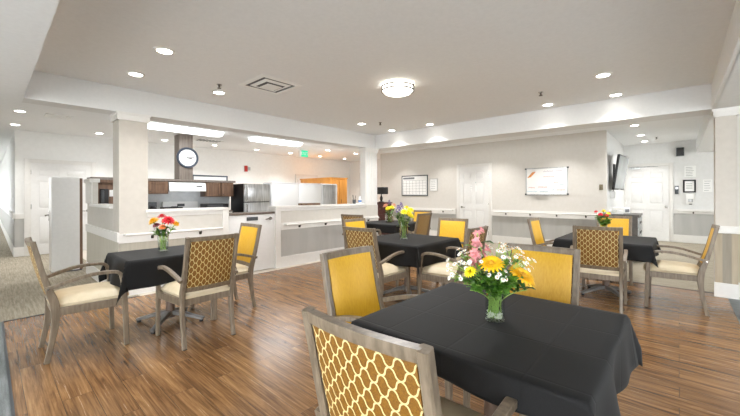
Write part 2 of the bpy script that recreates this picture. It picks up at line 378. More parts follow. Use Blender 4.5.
# doors
def door(name, w, h, axis, pos, handle_side=1, slab='door', knob='lever', trim_w=.075, panels=True):
    """built in local x (width, 0..w), front facing -y; axis 'y-' wall faces -Y, 'x+' wall faces +X"""
    root = bpy.data.objects.new(name, None); COL.objects.link(root); root['kind'] = 'structure'
    root.location = pos; root.rotation_euler = (0, 0, 0 if axis == 'y-' else PI / 2)
    t = trim_w
    obj('door_frame', B((-t, 0, -.035, 0, 0, h + t), (w, w + t, -.035, 0, 0, h + t), (0, w, -.035, 0, h, h + t), (0, .02, -.02, .02, 0, h), (w - .02, w, -.02, .02, 0, h), bev=.004), 'trim', root)
    bm = bmesh.new(); box(bm, .02, w - .02, -.006, .02, .01, h)
    st = .11
    xs = [(.02, .02 + st * .9), (w / 2 - .05, w / 2 + .05), (w - .02 - st * .9, w - .02)]
    for a, b in xs: box(bm, a, b, -.022, .002, .01, h)
    for a, b in ((.01, .22), (.86, 1.0), (1.62, 1.70), (h - .12, h)): box(bm, .02, w - .02, -.0225, .002, a, b)
    for (za, zb) in ((.22, .86), (1.0, 1.62), (1.70, h - .12)):
        for (xa, xb) in ((xs[0][1], xs[1][0]), (xs[1][1], xs[2][0])): box(bm, xa + .035, xb - .035, -.018, .002, za + .04, zb - .04, bev=.008)
    obj('door_slab', bm, slab, root)
    hx = w - .075 if handle_side > 0 else .075
    bm = bmesh.new(); lathe(bm, [(.03, -.018), (.03, -.008)], 16, (hx, -.008, .93), 'y')
    if knob == 'lever': tube(bm, [(hx, -.012, .93), (hx, -.05, .93), (hx - .02 * handle_side, -.06, .93), (hx - .12 * handle_side, -.06, .925)], .010)
    else: lathe(bm, [(.012, -.06), (.027, -.055), (.030, -.04), (.022, -.028), (.012, -.02)], 16, (hx, -.008, .93), 'y')
    obj('door_handle', bm, 'chrome', root)
    bm = bmesh.new()
    hh = .022 if handle_side > 0 else w - .022
    for z in (.25, 1.05, 1.8): lathe(bm, [(.008, z - .05), (.008, z + .05)], 8, (hh, -.016, 0))
    obj('hinge', bm, 'chrome', root)
    return root
door('door_1', .87, 2.05, 'y-', (-4.65, 9.0, 0), -1)
d2 = door('door_2', .97, 2.05, 'y-', (-1.15, 12.3, 0), 1, knob='knob')
bm = B((.10, .36, -.075, -.02, 1.985, 2.045), bev=.006); tube(bm, [(.23, -.06, 2.02), (.48, -.22, 2.03), (.72, -.05, 2.04)], .010)
obj('door_closer', bm, 'steel', d2)
door('door_3', 1.05, 2.0, 'x+', (-10.4, .60, 0), 1, trim_w=.085)
door('door_4', .88, 1.97, 'x+', (-10.4, 7.57, 0), 1, knob='knob')
# dutch door with shelf
dd = bpy.data.objects.new('door_5', None); COL.objects.link(dd); dd['kind'] = 'structure'; dd.location = (XK - .06, 2.53, 0)
obj('door_slab', B((-.04, .03, 0, .845, .015, .96), bev=.004), 'door', dd)
obj('door_shelf', B((-.20, .05, -.01, .86, .965, 1.0), bev=.004), 'counter', dd)
bm = bmesh.new(); lathe(bm, [(.03, .03), (.03, .045)], 16, (0, .76, .885), 'x'); tube(bm, [(.04, .76, .885), (.08, .76, .885), (.085, .74, .885), (.085, .64, .878)], .010)
obj('door_handle', bm, 'chrome', dd)
obj('mail_slot', B((.03, .045, .32, .52, .865, .925), bev=.004), 'dark_grey', dd)
# tall white cabinet beyond the return wall
tc = thing('tall_cabinet', 'tall plain white cabinet with lever handle in front of the left white door', 'cabinet', (-7.70, .70, 0))
obj('cabinet_body', B((-.36, 0, 0, .36, .02, 1.60), bev=.005), 'door', tc); obj('dark_edge', B((-.35, -.01, .36, .40, .02, 1.59)), 'dark_wood', tc)
bm = bmesh.new(); box(bm, -.33, -.29, -.008, 0, .86, 1.02, bev=.002); tube(bm, [(-.31, -.005, .96), (-.31, -.05, .96), (-.30, -.055, .96), (-.20, -.055, .955)], .010); obj('cabinet_handle', bm, 'chrome', tc)
obj('plinth', B((-.35, -.01, .01, .39, 0, .02)), 'dark_grey', tc)

# ------------------------------------------------------------------ rails
def handrail(label, pts, z, n, nrm, name='handrail'):
    a, b = V(pts[0] + (0,)), V(pts[1] + (0,))
    t = thing(name, label, 'handrail', (a.x, a.y, z))
    d = b - a
    bm = bmesh.new(); u = d.normalized(); off = V(nrm) * .055
    tube(bm, [off - V(nrm) * .05, off, off + d, off + d - V(nrm) * .05], .017, 10)
    obj('rail', bm, 'trim', t)
    for i in range(n):
        p = d * ((i + .5) / n)
        bm = bmesh.new(); box(bm, -.014, .014, -.014, .014, -.07, -.03, bev=.003)
        bmesh.ops.translate(bm, verts=bm.verts[:], vec=p + V(nrm) * .012)
        tube(bm, [p + V(nrm) * .012 + V((0, 0, -.05)), p + off * .9 + V((0, 0, -.045)), p + off + V((0, 0, -.012))], .007, 6)
        obj('rail_bracket', bm, 'bronze', t)
    return t
handrail('white handrail on cream half wall behind the left dining table', [(XK + .022, 1.16), (XK + .022, 2.40)], .79, 2, (1, 0, 0))
handrail('long white handrail on grey panelled half wall beneath kitchen ledge', [(XK + .022, 3.55), (XK + .022, 6.08)], .76, 4, (1, 0, 0))
handrail('white handrail on back wall left of the six panel door', [(-7.3, 8.965), (-4.85, 8.965)], .83, 4, (0, -1, 0))
handrail('white handrail on back wall beneath the whiteboard', [(-3.62, 8.965), (-1.25, 8.965)], .83, 4, (0, -1, 0))
handrail('white handrail on alcove wall under the hand sanitizer dispenser', [(-.02, 12.26), (2.4, 12.26)], .84, 4, (0, -1, 0))

# ------------------------------------------------------------------ ceiling fittings
def area(parent, energy, size, loc, col=(1, .985, .965), spread=PI):
    l = bpy.data.lights.new('lamp', 'AREA'); l.shape = 'DISK'; l.size = size; l.energy = energy; l.color = col; l.spread = spread
    o = bpy.data.objects.new('lamp', l); COL.objects.link(o); o.parent = parent; o.location = loc
    return o
E_TRAY, E_COR = 5, 6.5
DL = None
def downlight(x, y, label, e, group=None):
    global DL
    if DL is None:
        DL = thing('downlight', label, 'ceiling light', (x, y, ZC))
        bm = bmesh.new(); lathe(bm, [(.062, -.002), (.066, -.012), (.088, -.008), (.092, 0), (.062, 0)], 28, cap=False); obj('trim_ring', bm, 'white_plastic', DL)
        bm = bmesh.new(); lathe(bm, [(.064, -.008), (.064, -.002)], 28); obj('lens', bm, 'led', DL)
        t = DL
    else:
        t = DL.copy(); COL.objects.link(t)
        for ch in list(DL.children):
            if ch.type == 'MESH': c = ch.copy(); COL.objects.link(c); c.parent = t
        t.location = (x, y, ZC); t['label'] = label
    t['group'] = group
    area(t, e, .12, (0, 0, -.02), spread=math.radians(105))
    return t
G1 = 'downlights in the dining ceiling'; G2 = 'downlights in the kitchen ceiling'; G3 = 'downlights in the alcove ceiling'; G4 = 'downlights over the back aisle'
for x, y, l in [(-3.65, 1.13, 'bright recessed downlight at top left, nearest the camera of the dining ceiling lights'),
                (-4.6, 1.13, 'recessed downlight beside the left beam above the left dining table, lower of top left pair'),
                (-4.6, 2.08, 'recessed downlight between top left pair and square air vent, beneath a sprinkler'),
                (-4.6, 4.88, 'recessed downlight near the far corner, leftmost of three by the middle white column'),
                (-4.6, 5.83, 'recessed downlight tucked in the far corner where the two beams meet'),
                (-3.65, 5.83, 'recessed downlight along the back beam above the wall calendar'),
                (-1.5, 5.78, 'recessed downlight along the back beam above the whiteboard, beside a sprinkler'),
                (-.65, 4.78, 'upper recessed downlight of the pair near the right column'),
                (-.65, 5.85, 'lower recessed downlight of the right pair, close against the back beam')]:
    downlight(x, y, l, E_TRAY, G1)
for y, l in [(.36, 'second downlight from the left in the hall corridor, lower of two at left edge'), (1.66, 'recessed downlight above the left white door and its screen'),
             (2.97, 'recessed kitchen downlight between beige column and the clock'), (4.21, 'recessed kitchen downlight just right of the clock beside the long ceiling vent'),
             (5.50, 'recessed kitchen downlight above the red fire alarm'), (6.73, 'recessed kitchen downlight left of the green exit sign'),
             (7.99, 'recessed kitchen downlight right of the exit sign, lower one, above the oak cabinet'), (9.21, 'farthest recessed downlight at the kitchen end wall')]:
    downlight(-9.6, y, l, E_COR, G2)
for x, y, l in [(-8.0, .35, 'bright recessed downlight at left edge, upper of two over the corridor'), (-8.13, 7.08, 'recessed kitchen downlight upper right of the exit sign'),
                (-8.13, 8.33, 'recessed kitchen downlight just left of the middle white column')]:
    downlight(x, y, l, E_COR, G2)
for x, y, l in [(-6.54, 8.3, 'small recessed downlight under the back beam near the column above a table lamp'), (-5.03, 8.29, 'small recessed downlight under the back beam beside the dark aisle vent')]:
    downlight(x, y, l, E_COR, G4)
for x, y, l in [(-3.5, 8.29, 'added unseen downlight behind the back beam in front of the white door'), (-2.0, 8.29, 'added unseen downlight behind the back beam in front of the whiteboard')]:
    downlight(x, y, l, 8, G4)  # unseen pair continuing the row, added to light the back wall
for y, l in [(8.72, 'nearest and largest of three downlights in the alcove ceiling'), (10.3, 'middle of three downlights in the alcove ceiling'), (11.55, 'farthest of three downlights, nearest the alcove door')]:
    downlight(-.66, y, l, E_COR, G3)
SP = None
for x, y, l in [(-4.28, 1.94, 'small brass sprinkler head beside square air vent'), (-4.27, 5.05, 'small sprinkler head near the far beam corner'), (-1.39, 5.02, 'small dark sprinkler head above the whiteboard downlight'), (-.40, 10.94, 'tiny sprinkler head in alcove ceiling above the door')]:
    if SP is None:
        t = SP = thing('sprinkler_head', l, 'sprinkler', (x, y, ZC), group='fire sprinklers on the ceiling')
        bm = bmesh.new(); lathe(bm, [(.03, 0), (.03, -.006)], 16); obj('escutcheon', bm, 'chrome', t)
        bm = bmesh.new(); lathe(bm, [(.012, -.006), (.012, -.025), (.007, -.035), (.024, -.045), (.024, -.049)], 12); obj('deflector', bm, 'bronze', t)
    else:
        t = copy_tree(SP); t.location = (x, y, ZC); t['label'] = l

# square diffuser vent
t = thing('air_vent', 'square white ceiling air diffuser with dark slots above the left dining table', 'air vent', (-3.83, 2.39, ZC))
def sq_ring(bm, r0, r1, z0, z1):
    c = [(-1, -1), (1, -1), (1, 1), (-1, 1)]
    a = [bm.verts.new((x * r0, y * r0, z0)) for x, y in c]; b = [bm.verts.new((x * r1, y * r1, z1)) for x, y in c]
    for i in range(4): bm.faces.new((a[i], a[(i + 1) % 4], b[(i + 1) % 4], b[i]))
bm = bmesh.new(); sq_ring(bm, .285, .235, -.004, -.012); sq_ring(bm, .285, .285, 0, -.004); sq_ring(bm, .235, .225, -.012, -.002); obj('vent_frame', bm, 'white_plastic', t, False)
obj('cavity_shade', B((-.226, .226, -.226, .226, -.003, -.001)), 'black', t)  # flat black sheet paints in the shade of the duct opening
bm = bmesh.new(); sq_ring(bm, .185, .145, -.002, -.022); sq_ring(bm, .145, .135, -.022, -.012); obj('louver', bm, 'white_plastic', t, False)
obj('centre_plate', B((-.10, .10, -.10, .10, -.028, -.022), bev=.003), 'white_plastic', t)
def slot_vent(x, y, w, d, label, cav='dark_grey'):
    t = thing('air_vent', label, 'air vent', (x, y, ZC), group=None)
    obj('vent_frame', B((-w / 2, w / 2, -d / 2, -d / 2 + .03, -.01, 0), (-w / 2, w / 2, d / 2 - .03, d / 2, -.01, 0), (-w / 2, -w / 2 + .03, -d / 2, d / 2, -.01, 0), (w / 2 - .03, w / 2, -d / 2, d / 2, -.01, 0)), 'white_plastic', t, False)
    obj('cavity_shade', B((-w / 2 + .02, w / 2 - .02, -d / 2 + .02, d / 2 - .02, -.003, -.001)), cav, t)  # flat sheet, its tone stands in for shade behind the louvers
    n = 7; obj('louver', B(*[(-w / 2 + .03, w / 2 - .03, -d / 2 + .03 + (d - .06) * k / n, -d / 2 + .045 + (d - .06) * k / n, -.012, -.003) for k in range(n)]), 'white_plastic', t, False)
slot_vent(-8.10, .83, .35, .35, 'pale small ceiling vent in corridor left of the beige column', 'white_plastic')
slot_vent(-8.9, 3.75, .40, .62, 'grey ceiling vent right of the clock stack in kitchen')
slot_vent(-5.5, 8.55, .55, .35, 'dark ceiling vent under the back beam above the wall calendar')

# dome light
t = thing('dome_light', 'round flush dome ceiling light with two bronze rings, lit', 'ceiling light', (-2.62, 3.44, ZC))
bm = bmesh.new(); lathe(bm, [(.15, 0), (.15, -.02)], 40); obj('canopy_plate', bm, 'white_plastic', t)
bm = bmesh.new(); lathe(bm, [(.185, -.012), (.19, -.03), (.19, -.085), (.16, -.115), (.10, -.135), (.03, -.145), (.001, -.146)], 48, cap=False); obj('diffuser', bm, 'dome', t)
for z in (-.03, -.078):
    bm = bmesh.new(); lathe(bm, [(.193, z), (.205, z), (.205, z - .014), (.193, z - .014), (.193, z)], 48, cap=False); obj('ring', bm, 'bronze', t)
for k in range(3): a = 2 * PI * k / 3 + .5; bm = bmesh.new(); tube(bm, [(.2 * math.cos(a), .2 * math.sin(a), 0), (.2 * math.cos(a), .2 * math.sin(a), -.09)], .005, 6); obj('bracket', bm, 'bronze', t)
area(t, 30, .34, (0, 0, -.16))
# fluorescent wraparounds in the kitchen
for y0, y1, l in [(1.75, 3.48, 'long lit fluorescent ceiling fixture nearer the clock'), (4.28, 5.62, 'long lit fluorescent ceiling fixture farther along the kitchen')]:
    t = thing('fluorescent_light', l, 'ceiling light', (-7.65, y0, ZC), group='kitchen fluorescent fixtures')
    L = y1 - y0
    prof = [(-.25, 0), (-.25, -.03), (-.20, -.065), (-.10, -.08), (.10, -.08), (.20, -.065), (.25, -.03), (.25, 0)]
    bm = bmesh.new(); sec = [(0.0, .72), (.06, .94), (.16, 1.0), (L - .16, 1.0), (L - .06, .94), (L, .72)]
    rings = [[bm.verts.new((px * s, yy, pz)) for px, pz in prof] for yy, s in sec]
    for a, b in zip(rings, rings[1:]):
        for i in range(7): bm.faces.new((a[i], a[i + 1], b[i + 1], b[i]))
    bm.faces.new(rings[0]); bm.faces.new(rings[-1]); obj('diffuser', bm, 'tube', t)
    obj('housing', B((-.27, .27, .02, L - .02, -.012, 0), bev=.003), 'white_plastic', t)
    lo = area(t, 12, .4, (0, L / 2, -.10), (.97, .99, 1)); lo.data.shape = 'RECTANGLE'; lo.data.size = .4; lo.data.size_y = L * .9

# ------------------------------------------------------------------ things on the walls
def framed(name, label, cat, x0, x1, z0, z1, y, fw, fmat, face='paper', depth=.02, fname='frame'):
    t = thing(name, label, cat, ((x0 + x1) / 2, y, z0)); w = (x1 - x0) / 2; h = z1 - z0
    obj(fname, B((-w, w, -depth, 0, 0, fw), (-w, w, -depth, 0, h - fw, h), (-w, -w + fw, -depth, 0, fw, h - fw), (w - fw, w, -depth, 0, fw, h - fw), bev=.002), fmat, t)
    obj('sheet' if face == 'paper' else 'board', B((-w + fw * .7, w - fw * .7, -depth * .6, -.002, fw * .7, h - fw * .7)), face, t)
    return t, w, h
t, w, h = framed('wall_calendar', 'large white calendar board in dark frame on back wall', 'calendar', -6.69, -5.70, 1.24, 1.89, 9.0, .03, 'dark_grey', 'white_plastic')
bm = bmesh.new()
for i in range(8): x = -w + .06 + i * (2 * w - .12) / 7; box(bm, x - .003, x + .003, -.0145, -.012, .05, h - .16)
for i in range(6): z = .05 + i * (h - .21) / 5; box(bm, -w + .06, w - .06, -.0145, -.012, z - .003, z + .003)
obj('grid_lines', bm, 'ink', t, False)
bm = B((-w + .06, 0, -.0145, -.012, h - .12, h - .06)); obj('header_strip', bm, 'ink', t, False)
def notice(label, x0, x1, z0, z1, y, mat='paper', lines=5, name='notice_sheet'):
    t = thing(name, label, 'notice', ((x0 + x1) / 2, y, z0)); w = (x1 - x0) / 2; h = z1 - z0
    obj('sheet', B((-w, w, -.004, 0, 0, h)), mat, t, False)
    rnd = random.Random(int(x0 * 100)); bm = bmesh.new()
    for i in range(lines):
        z = h * (.86 - .74 * i / max(1, lines - 1) ); box(bm, -w * .75, w * (.1 + .6 * rnd.random()), -.0055, -.004, z - h * .012, z + h * .012)
    obj('printed_lines', bm, 'ink', t, False)
    return t
t, w, h = framed('framed_notice', 'white notice in thin grey frame right of the wall calendar', 'notice', -5.63, -5.37, 1.39, 1.76, 9.0, .012, 'steel')
bm = B(*[(-w * .7, w * .5, -.014, -.011, h * z, h * z + .008) for z in (.2, .35, .5, .65, .8)]); obj('printed_lines', bm, 'ink', t, False)
notice('white paper taped to the back wall door at eye level', -4.34, -4.11, 1.36, 1.53, 8.987, lines=3)
M['teal'] = base_mat('teal print', (70, 140, 130), .7)
tt = thing('door_sticker', 'small teal picture stuck on door above the white paper', 'sticker', (-4.20, 8.987, 1.58))
bm = bmesh.new(); lathe(bm, [(.05, -.003), (.05, 0)], 20, (0, 0, .05), 'y'); obj('disc', bm, 'teal', tt)
# whiteboard with marker writing
t, w, h = framed('whiteboard', 'whiteboard with coloured marker writing on back wall', 'whiteboard', -2.84, -1.91, 1.27, 1.93, 9.0, .018, 'steel', 'white_plastic')
for sx in (-1, 1):
    for z in (0, h - .035): obj('corner_cap', B((sx * w - .02, sx * w + .02, -.026, -.001, z, z + .035), bev=.003), 'dark_grey', t)
obj('pen_tray', B((-w * .7, w * .2, -.06, -.02, -.012, 0), bev=.002), 'steel', t)
def scribble(bm, x0, x1, z, amp, rnd, r=.0035):
    n = max(6, int((x1 - x0) / .012)); pts = []
    for i in range(n + 1): pts.append((x0 + (x1 - x0) * i / n, -.0155, z + amp * (1 if i % 2 else -1) * (.4 + .6 * rnd.random())))
    tube(bm, pts, r, 4)
rnd = random.Random(3)
M['mk_orange'] = base_mat('orange marker', (226, 150, 70), .6); M['mk_red'] = base_mat('red marker', (206, 116, 100), .6); M['mk_blue'] = base_mat('blue marker', (124, 176, 200), .6); M['mk_purple'] = base_mat('purple marker', (150, 130, 160), .6)
for mat, rows in (('mk_purple', [(-.06, .16, .57, .018), (.22, .34, .575, .01)]), ('mk_red', [(-.40, -.26, .18, .018), (-.18, .02, .19, .02), (-.06, .18, .44, .008), (.17, .26, .30, .012), (.24, .40, .12, .014)]),
                  ('mk_blue', [(-.43, -.20, .09, .016), (-.14, .04, .08, .014), (.10, .18, .12, .014), (.28, .42, .40, .012), (.30, .40, .24, .012)])):
    for x0, x1, z, a in rows: bm = bmesh.new(); scribble(bm, x0, x1, z, a, rnd); obj('marker_writing', bm, mat, t, False)
for k in range(3): bm = bmesh.new(); tube(bm, [(-.42 + k * .03, -.0155, .42 + k * .01), (-.30 + k * .03, -.0155, .56 + k * .005)], .008, 4); obj('marker_writing', bm, 'mk_orange', t, False)
def plate(label, cat, name, x0, x1, z0, z1, y, mat, d=.012, extra=None):
    t = thing(name, label, cat, ((x0 + x1) / 2, y, z0)); w = (x1 - x0) / 2
    obj('plate', B((-w, w, -d, 0, 0, z1 - z0), bev=.003), mat, t); return t
M['brass'] = base_mat('aged brass', (118, 108, 86), .4, .6)
t = plate('aged brass switch plate at right end of back wall', 'light switch', 'light_switch', -1.30, -1.23, 1.38, 1.50, 9.0, 'brass'); obj('toggle', B((-.008, .008, -.022, -.012, .045, .075), bev=.002), 'bronze', t)
# alcove back wall items
t = plate('small black speaker box high on alcove wall', 'speaker', 'wall_speaker', -.045, .11, 2.29, 2.51, 12.3, 'dark_grey', .09)
obj('grille', B((-.06, .06, -.095, -.09, .02, .20), bev=.002), 'black', t)
t = plate('dark keypad beside the alcove door', 'keypad', 'door_keypad', -.075, -.0, 1.28, 1.50, 12.3, 'dark_grey', .03); obj('display', B((-.025, .025, -.034, -.03, .13, .19)), 'steel', t)
notice('white notice above the black framed certificate', .115, .335, 1.73, 2.02, 12.3, lines=6)
t, w, h = framed('framed_certificate', 'black framed certificate on alcove wall above the sanitizer', 'picture frame', .085, .335, 1.32, 1.655, 12.3, .035, 'black')
bm = B(*[(-w * .5, w * .45, -.014, -.011, h * z, h * z + .008) for z in (.3, .42, .54, .68)]); obj('printed_lines', bm, 'ink', t, False)
notice('pale white notice right of the black framed certificate', .465, .64, 1.335, 1.655, 12.3, lines=5)
t = plate('white hand sanitizer dispenser below the framed certificate', 'dispenser', 'sanitizer_dispenser', .155, .305, 1.03, 1.285, 12.3, 'white_plastic', .10)
obj('nozzle', B((-.03, .03, -.09, -.04, -.025, .0), bev=.004), 'dark_grey', t); obj('lever', B((-.05, .05, -.112, -.10, .04, .12), bev=.004), 'steel', t)
# fire alarm + exit sign + clock in kitchen
t = thing('fire_alarm', 'red and white fire alarm strobe on kitchen wall', 'fire alarm', (-10.4, 5.61, 2.03))
obj('back_plate', B((0, .03, -.11, .11, 0, .21), bev=.004), 'white_plastic', t); obj('alarm_body', B((.03, .06, -.105, -.005, .01, .20), bev=.004), 'red', t); obj('strobe_lens', B((.03, .065, .01, .09, .05, .16), bev=.008), 'steel', t)
t = thing('exit_sign', 'green exit sign hanging from kitchen ceiling', 'exit sign', (-8.6, 6.54, 2.46))
obj('sign_panel', B((-.012, .012, -.13, .13, 0, .19), bev=.004), 'exit_green', t); obj('housing', B((-.03, .03, -.14, .14, .19, .222), bev=.004), 'white_plastic', t)
obj('end_cap', B((-.02, .02, -.19, -.13, 0, .19), bev=.004), 'white_plastic', t)
text('lettering', 'EXIT', .13, (.013, 0, .095), (PI / 2, 0, PI / 2), 'white_plastic', t)

# ------------------------------------------------------------------ kitchen
XP = -8.75
wall('wall_kitchen_partition', 'splash', (XP - .10, XP, 1.83, 4.23, 0, 1.60))
wall('trim_41', 'grey_wood', (XP - .12, -8.40, 1.33, 4.22, 1.60, 1.65), bev=.003)
t = thing('hood_stack', 'boxed grey wood chimney rising from range hood to ceiling behind clock', 'chimney', (-8.58, 3.05, 1.65))
obj('boards', B((-.16, .16, -.145, .145, 0, ZC - 1.65), bev=.003), 'grey_wood', t)
t = thing('wall_clock', 'round clock with dark rim hanging on wood chimney', 'clock', (-8.418, 3.075, 2.15))
bm = bmesh.new(); lathe(bm, [(.19, 0), (.235, .0), (.24, .02), (.225, .045), (.195, .04), (.188, .02)], 48, axis='x', cap=False); obj('rim', bm, 'clock_rim', t)
bm = bmesh.new(); lathe(bm, [(.20, .004), (.20, .02)], 48, axis='x'); obj('dial', bm, 'paper', t)
bm = bmesh.new()
for k in range(60):
    a = 2 * PI * k / 60; r0 = .178 if k % 5 else .168
    tube(bm, [(.0212, r0 * math.sin(a), r0 * math.cos(a)), (.0212, .186 * math.sin(a), .186 * math.cos(a))], .0012 if k % 5 else .003, 4)
obj('minute_marks', bm, 'black', t, False)
for k in range(1, 13):
    a = 2 * PI * k / 12; text('numeral', str(k), .052, (.0205, .145 * math.sin(a), .145 * math.cos(a)), (PI / 2, 0, PI / 2), 'black', t)
for nm, L, a, wd in (('hour_hand', .085, math.radians(97), .011), ('minute_hand', .135, math.radians(84), .008)):
    bm = bmesh.new(); tube(bm, [(.026, -.02 * math.sin(a), -.02 * math.cos(a)), (.026, L * math.sin(a), L * math.cos(a))], wd, 6); obj(nm, bm, 'black', t)
# hood
t = thing('range_hood', 'white range hood between walnut wall cabinets', 'range hood', (XP, 2.69, 1.38))
bm = bmesh.new(); pr = [(0, 0), (.36, 0), (.36, .07), (.33, .20), (0, .22)]
a = [bm.verts.new((x, 0, z)) for x, z in pr]; b = [bm.verts.new((x, .79, z)) for x, z in pr]
bm.faces.new(a); bm.faces.new(b)
for i in range(5): bm.faces.new((a[i], a[(i + 1) % 5], b[(i + 1) % 5], b[i]))
obj('hood_body', bm, 'enamel', t); obj('control_strip', B((.345, .362, .58, .70, .10, .125)), 'dark_grey', t)
def wall_cabinet(label, y0, y1, z0, z1, knob):
    t = thing('wall_cabinet', label, 'cabinet', (XP, y0, z0)); w = y1 - y0; h = z1 - z0
    obj('cabinet_body', B((0, .31, 0, w, 0, h), bev=.002), 'dark_wood', t)
    d = obj('cabinet_door', B((.31, .325, .01, w - .01, .01, h - .01), (.325, .335, .01, .07, .01, h - .01), (.325, .335, w - .07, w - .01, .01, h - .01), (.325, .335, .07, w - .07, .01, .07), (.325, .335, .07, w - .07, h - .07, h - .01), bev=.002), 'dark_wood', t)
    bm = bmesh.new(); lathe(bm, [(.006, .335), (.006, .35), (.013, .355), (.010, .366)], 10, (0, knob * w, .05), 'x'); obj('cabinet_knob', bm, 'bronze', d)
wall_cabinet('walnut wall cabinet left of the white hood', 2.27, 2.68, 1.32, 1.60, .12)
wall_cabinet('walnut wall cabinet right of the white hood', 3.49, 3.85, 1.25, 1.60, .85)
wall_cabinet('walnut wall cabinet next to the fridge', 3.86, 4.18, 1.25, 1.60, .15)
# brown hutch seen through the gap left of the column
t = thing('hutch', 'dark wood hutch seen through gap left of the beige column', 'cabinet', (XP, 1.40, 0))
obj('carcass', B((0, .30, 0, .42, 0, 1.60), bev=.003), 'dark_wood', t); obj('crown', B((0, .34, -.02, .44, 1.54, 1.62), bev=.006), 'dark_wood', t)
t = thing('wall_phone', 'black wall telephone on the dark wood hutch', 'telephone', (XP + .30, 1.53, 1.12))
obj('phone_body', B((0, .06, -.07, .07, 0, .30), bev=.01), 'black', t); obj('handset', B((.06, .10, -.06, -.01, .03, .27), bev=.012), 'dark_grey', t)
tag(obj('note_pad', B((XP + .30, XP + .31, 1.62, 1.73, 1.27, 1.40)), 'paper'), 'small white note on the dark hutch right of the telephone', 'note')
# dark frame leaning on top of the cabinets
t = thing('picture_frame', 'dark empty frame standing on top of wall cabinets right of the chimney', 'picture frame', (-8.60, 3.24, 1.65))
obj('frame_bar', B((0, .025, 0, .86, .095, .125), (0, .025, 0, .03, 0, .095), (0, .025, .83, .86, 0, .095)), 'clock_rim', t); obj('mat_board', B((.002, .012, .03, .83, 0, .095)), 'paper', t)
# counter run and appliances
wall('counter_run', 'white_wall', (XP, XP + .62, 1.4, 2.62, 0, .88), (XP, XP + .62, 3.42, 4.0, 0, .88)).name = 'trim_42'
t = tag(obj('worktop', B((XP, XP + .64, 1.83, 2.62, .88, .92), bev=.004), 'counter'), 'brown counter top left of the stove', 'worktop')
t = tag(obj('worktop', B((XP, XP + .64, 3.42, 4.0, .88, .92), bev=.004), 'counter'), 'brown counter top right of the stove under microwave', 'worktop')
t = thing('stove', 'white kitchen stove under the range hood', 'stove', (XP + .01, 2.64, 0))
obj('stove_body', B((0, .63, 0, .76, 0, .90), bev=.006), 'enamel', t); obj('oven_door', B((.63, .655, .03, .73, .2, .80), bev=.006), 'enamel', t)
obj('backguard', B((0, .07, 0, .76, .90, 1.14), bev=.008), 'enamel', t); obj('clock_panel', B((.07, .074, .30, .46, 1.03, 1.09)), 'dark_grey', t)
bm = bmesh.new()
for y in (.2, .56):
    for x in (.2, .46): lathe(bm, [(.09, .90), (.09, .92)], 20, (x, y, 0))
obj('burner', bm, 'black', t)
t = thing('coffee_maker', 'black coffee maker on counter at left end of kitchen ledge opening', 'coffee maker', (XP + .35, 2.36, .92))
obj('brewer_base', B((-.1, .12, -.09, .09, 0, .04), bev=.006), 'black', t); obj('brewer_tower', B((-.1, -.02, -.09, .09, .04, .22), bev=.006), 'dark_grey', t)
bm = bmesh.new(); lathe(bm, [(.05, .04), (.065, .06), (.066, .10), (.045, .14)], 20, (.05, 0, 0)); obj('carafe', bm, 'black', t)
t = thing('griddle', 'low black griddle pan on the counter beside the coffee maker', 'griddle', (XP + .42, 2.62, .92))
obj('pan', B((-.14, .14, -.10, .28, .03, .11), bev=.02), 'black', t)
bm = bmesh.new(); tube(bm, [(.14, .02, .10), (.20, .03, .12), (.20, .15, .12), (.14, .16, .10)], .01); obj('pan_handle', bm, 'dark_grey', t)
t = thing('microwave', 'black microwave on counter beside the fridge', 'microwave', (XP + .12, 3.44, .92))
obj('oven_case', B((0, .38, 0, .52, 0, .16), bev=.008), 'black', t); obj('glass_door', B((.38, .392, .02, .38, .02, .14), bev=.004), 'dark_grey', t)
# fridge
t = thing('refrigerator', 'steel fronted fridge with black side in kitchen', 'refrigerator', (-8.70, 4.235, 0))
obj('fridge_cabinet', B((0, .66, 0, .74, .03, 1.57), bev=.006), 'black', t)
d = obj('fridge_door', B((.66, .71, .004, .736, 1.12, 1.565), bev=.012), 'steel', t); bm = bmesh.new(); tube(bm, [(.71, .06, 1.16), (.75, .06, 1.17), (.75, .06, 1.50), (.71, .06, 1.51)], .012); obj('fridge_handle', bm, 'chrome', d)
d = obj('freezer_door', B((.66, .71, .004, .736, .05, 1.10), bev=.012), 'steel', t); bm = bmesh.new(); tube(bm, [(.71, .06, .75), (.75, .06, .76), (.75, .06, 1.05), (.71, .06, 1.06)], .012); obj('fridge_handle', bm, 'chrome', d)
obj('badge', B((.20, .22, -.004, 0, 1.46, 1.50)), 'teal', t)
# white unit + steel machine
t = thing('storage_cabinet', 'wide plain white storage unit standing behind the half wall', 'cabinet', (-8.38, 4.985, 0))
obj('cabinet_body', B((0, .42, 0, 1.70, 0, 1.60), bev=.01), 'enamel', t); obj('cabinet_top', B((0, .44, 0, 1.70, 1.60, 1.625), bev=.006), 'enamel', t)
for y in (.02, .86): obj('cabinet_door', B((.42, .435, y, y + .82, .05, 1.58), bev=.004), 'enamel', t)
t = thing('ice_machine', 'steel fronted white machine with rounded corner beside white storage unit', 'ice machine', (-8.38, 6.70, 0))
obj('machine_body', B((0, .43, 0, .62, 0, 1.62), bev=.03), 'enamel', t); obj('front_panel', B((.43, .44, .02, .53, .08, 1.59), bev=.006), 'steel', t)
t = thing('wardrobe', 'golden oak cabinet standing against kitchen back area', 'cabinet', (-9.10, 7.54, 0))
obj('carcass', B((-1.05, .60, 0, .73, 0, 1.82), bev=.004), 'oak', t); obj('crown', B((-1.07, .62, -.02, .75, 1.82, 1.86), bev=.004), 'oak', t)
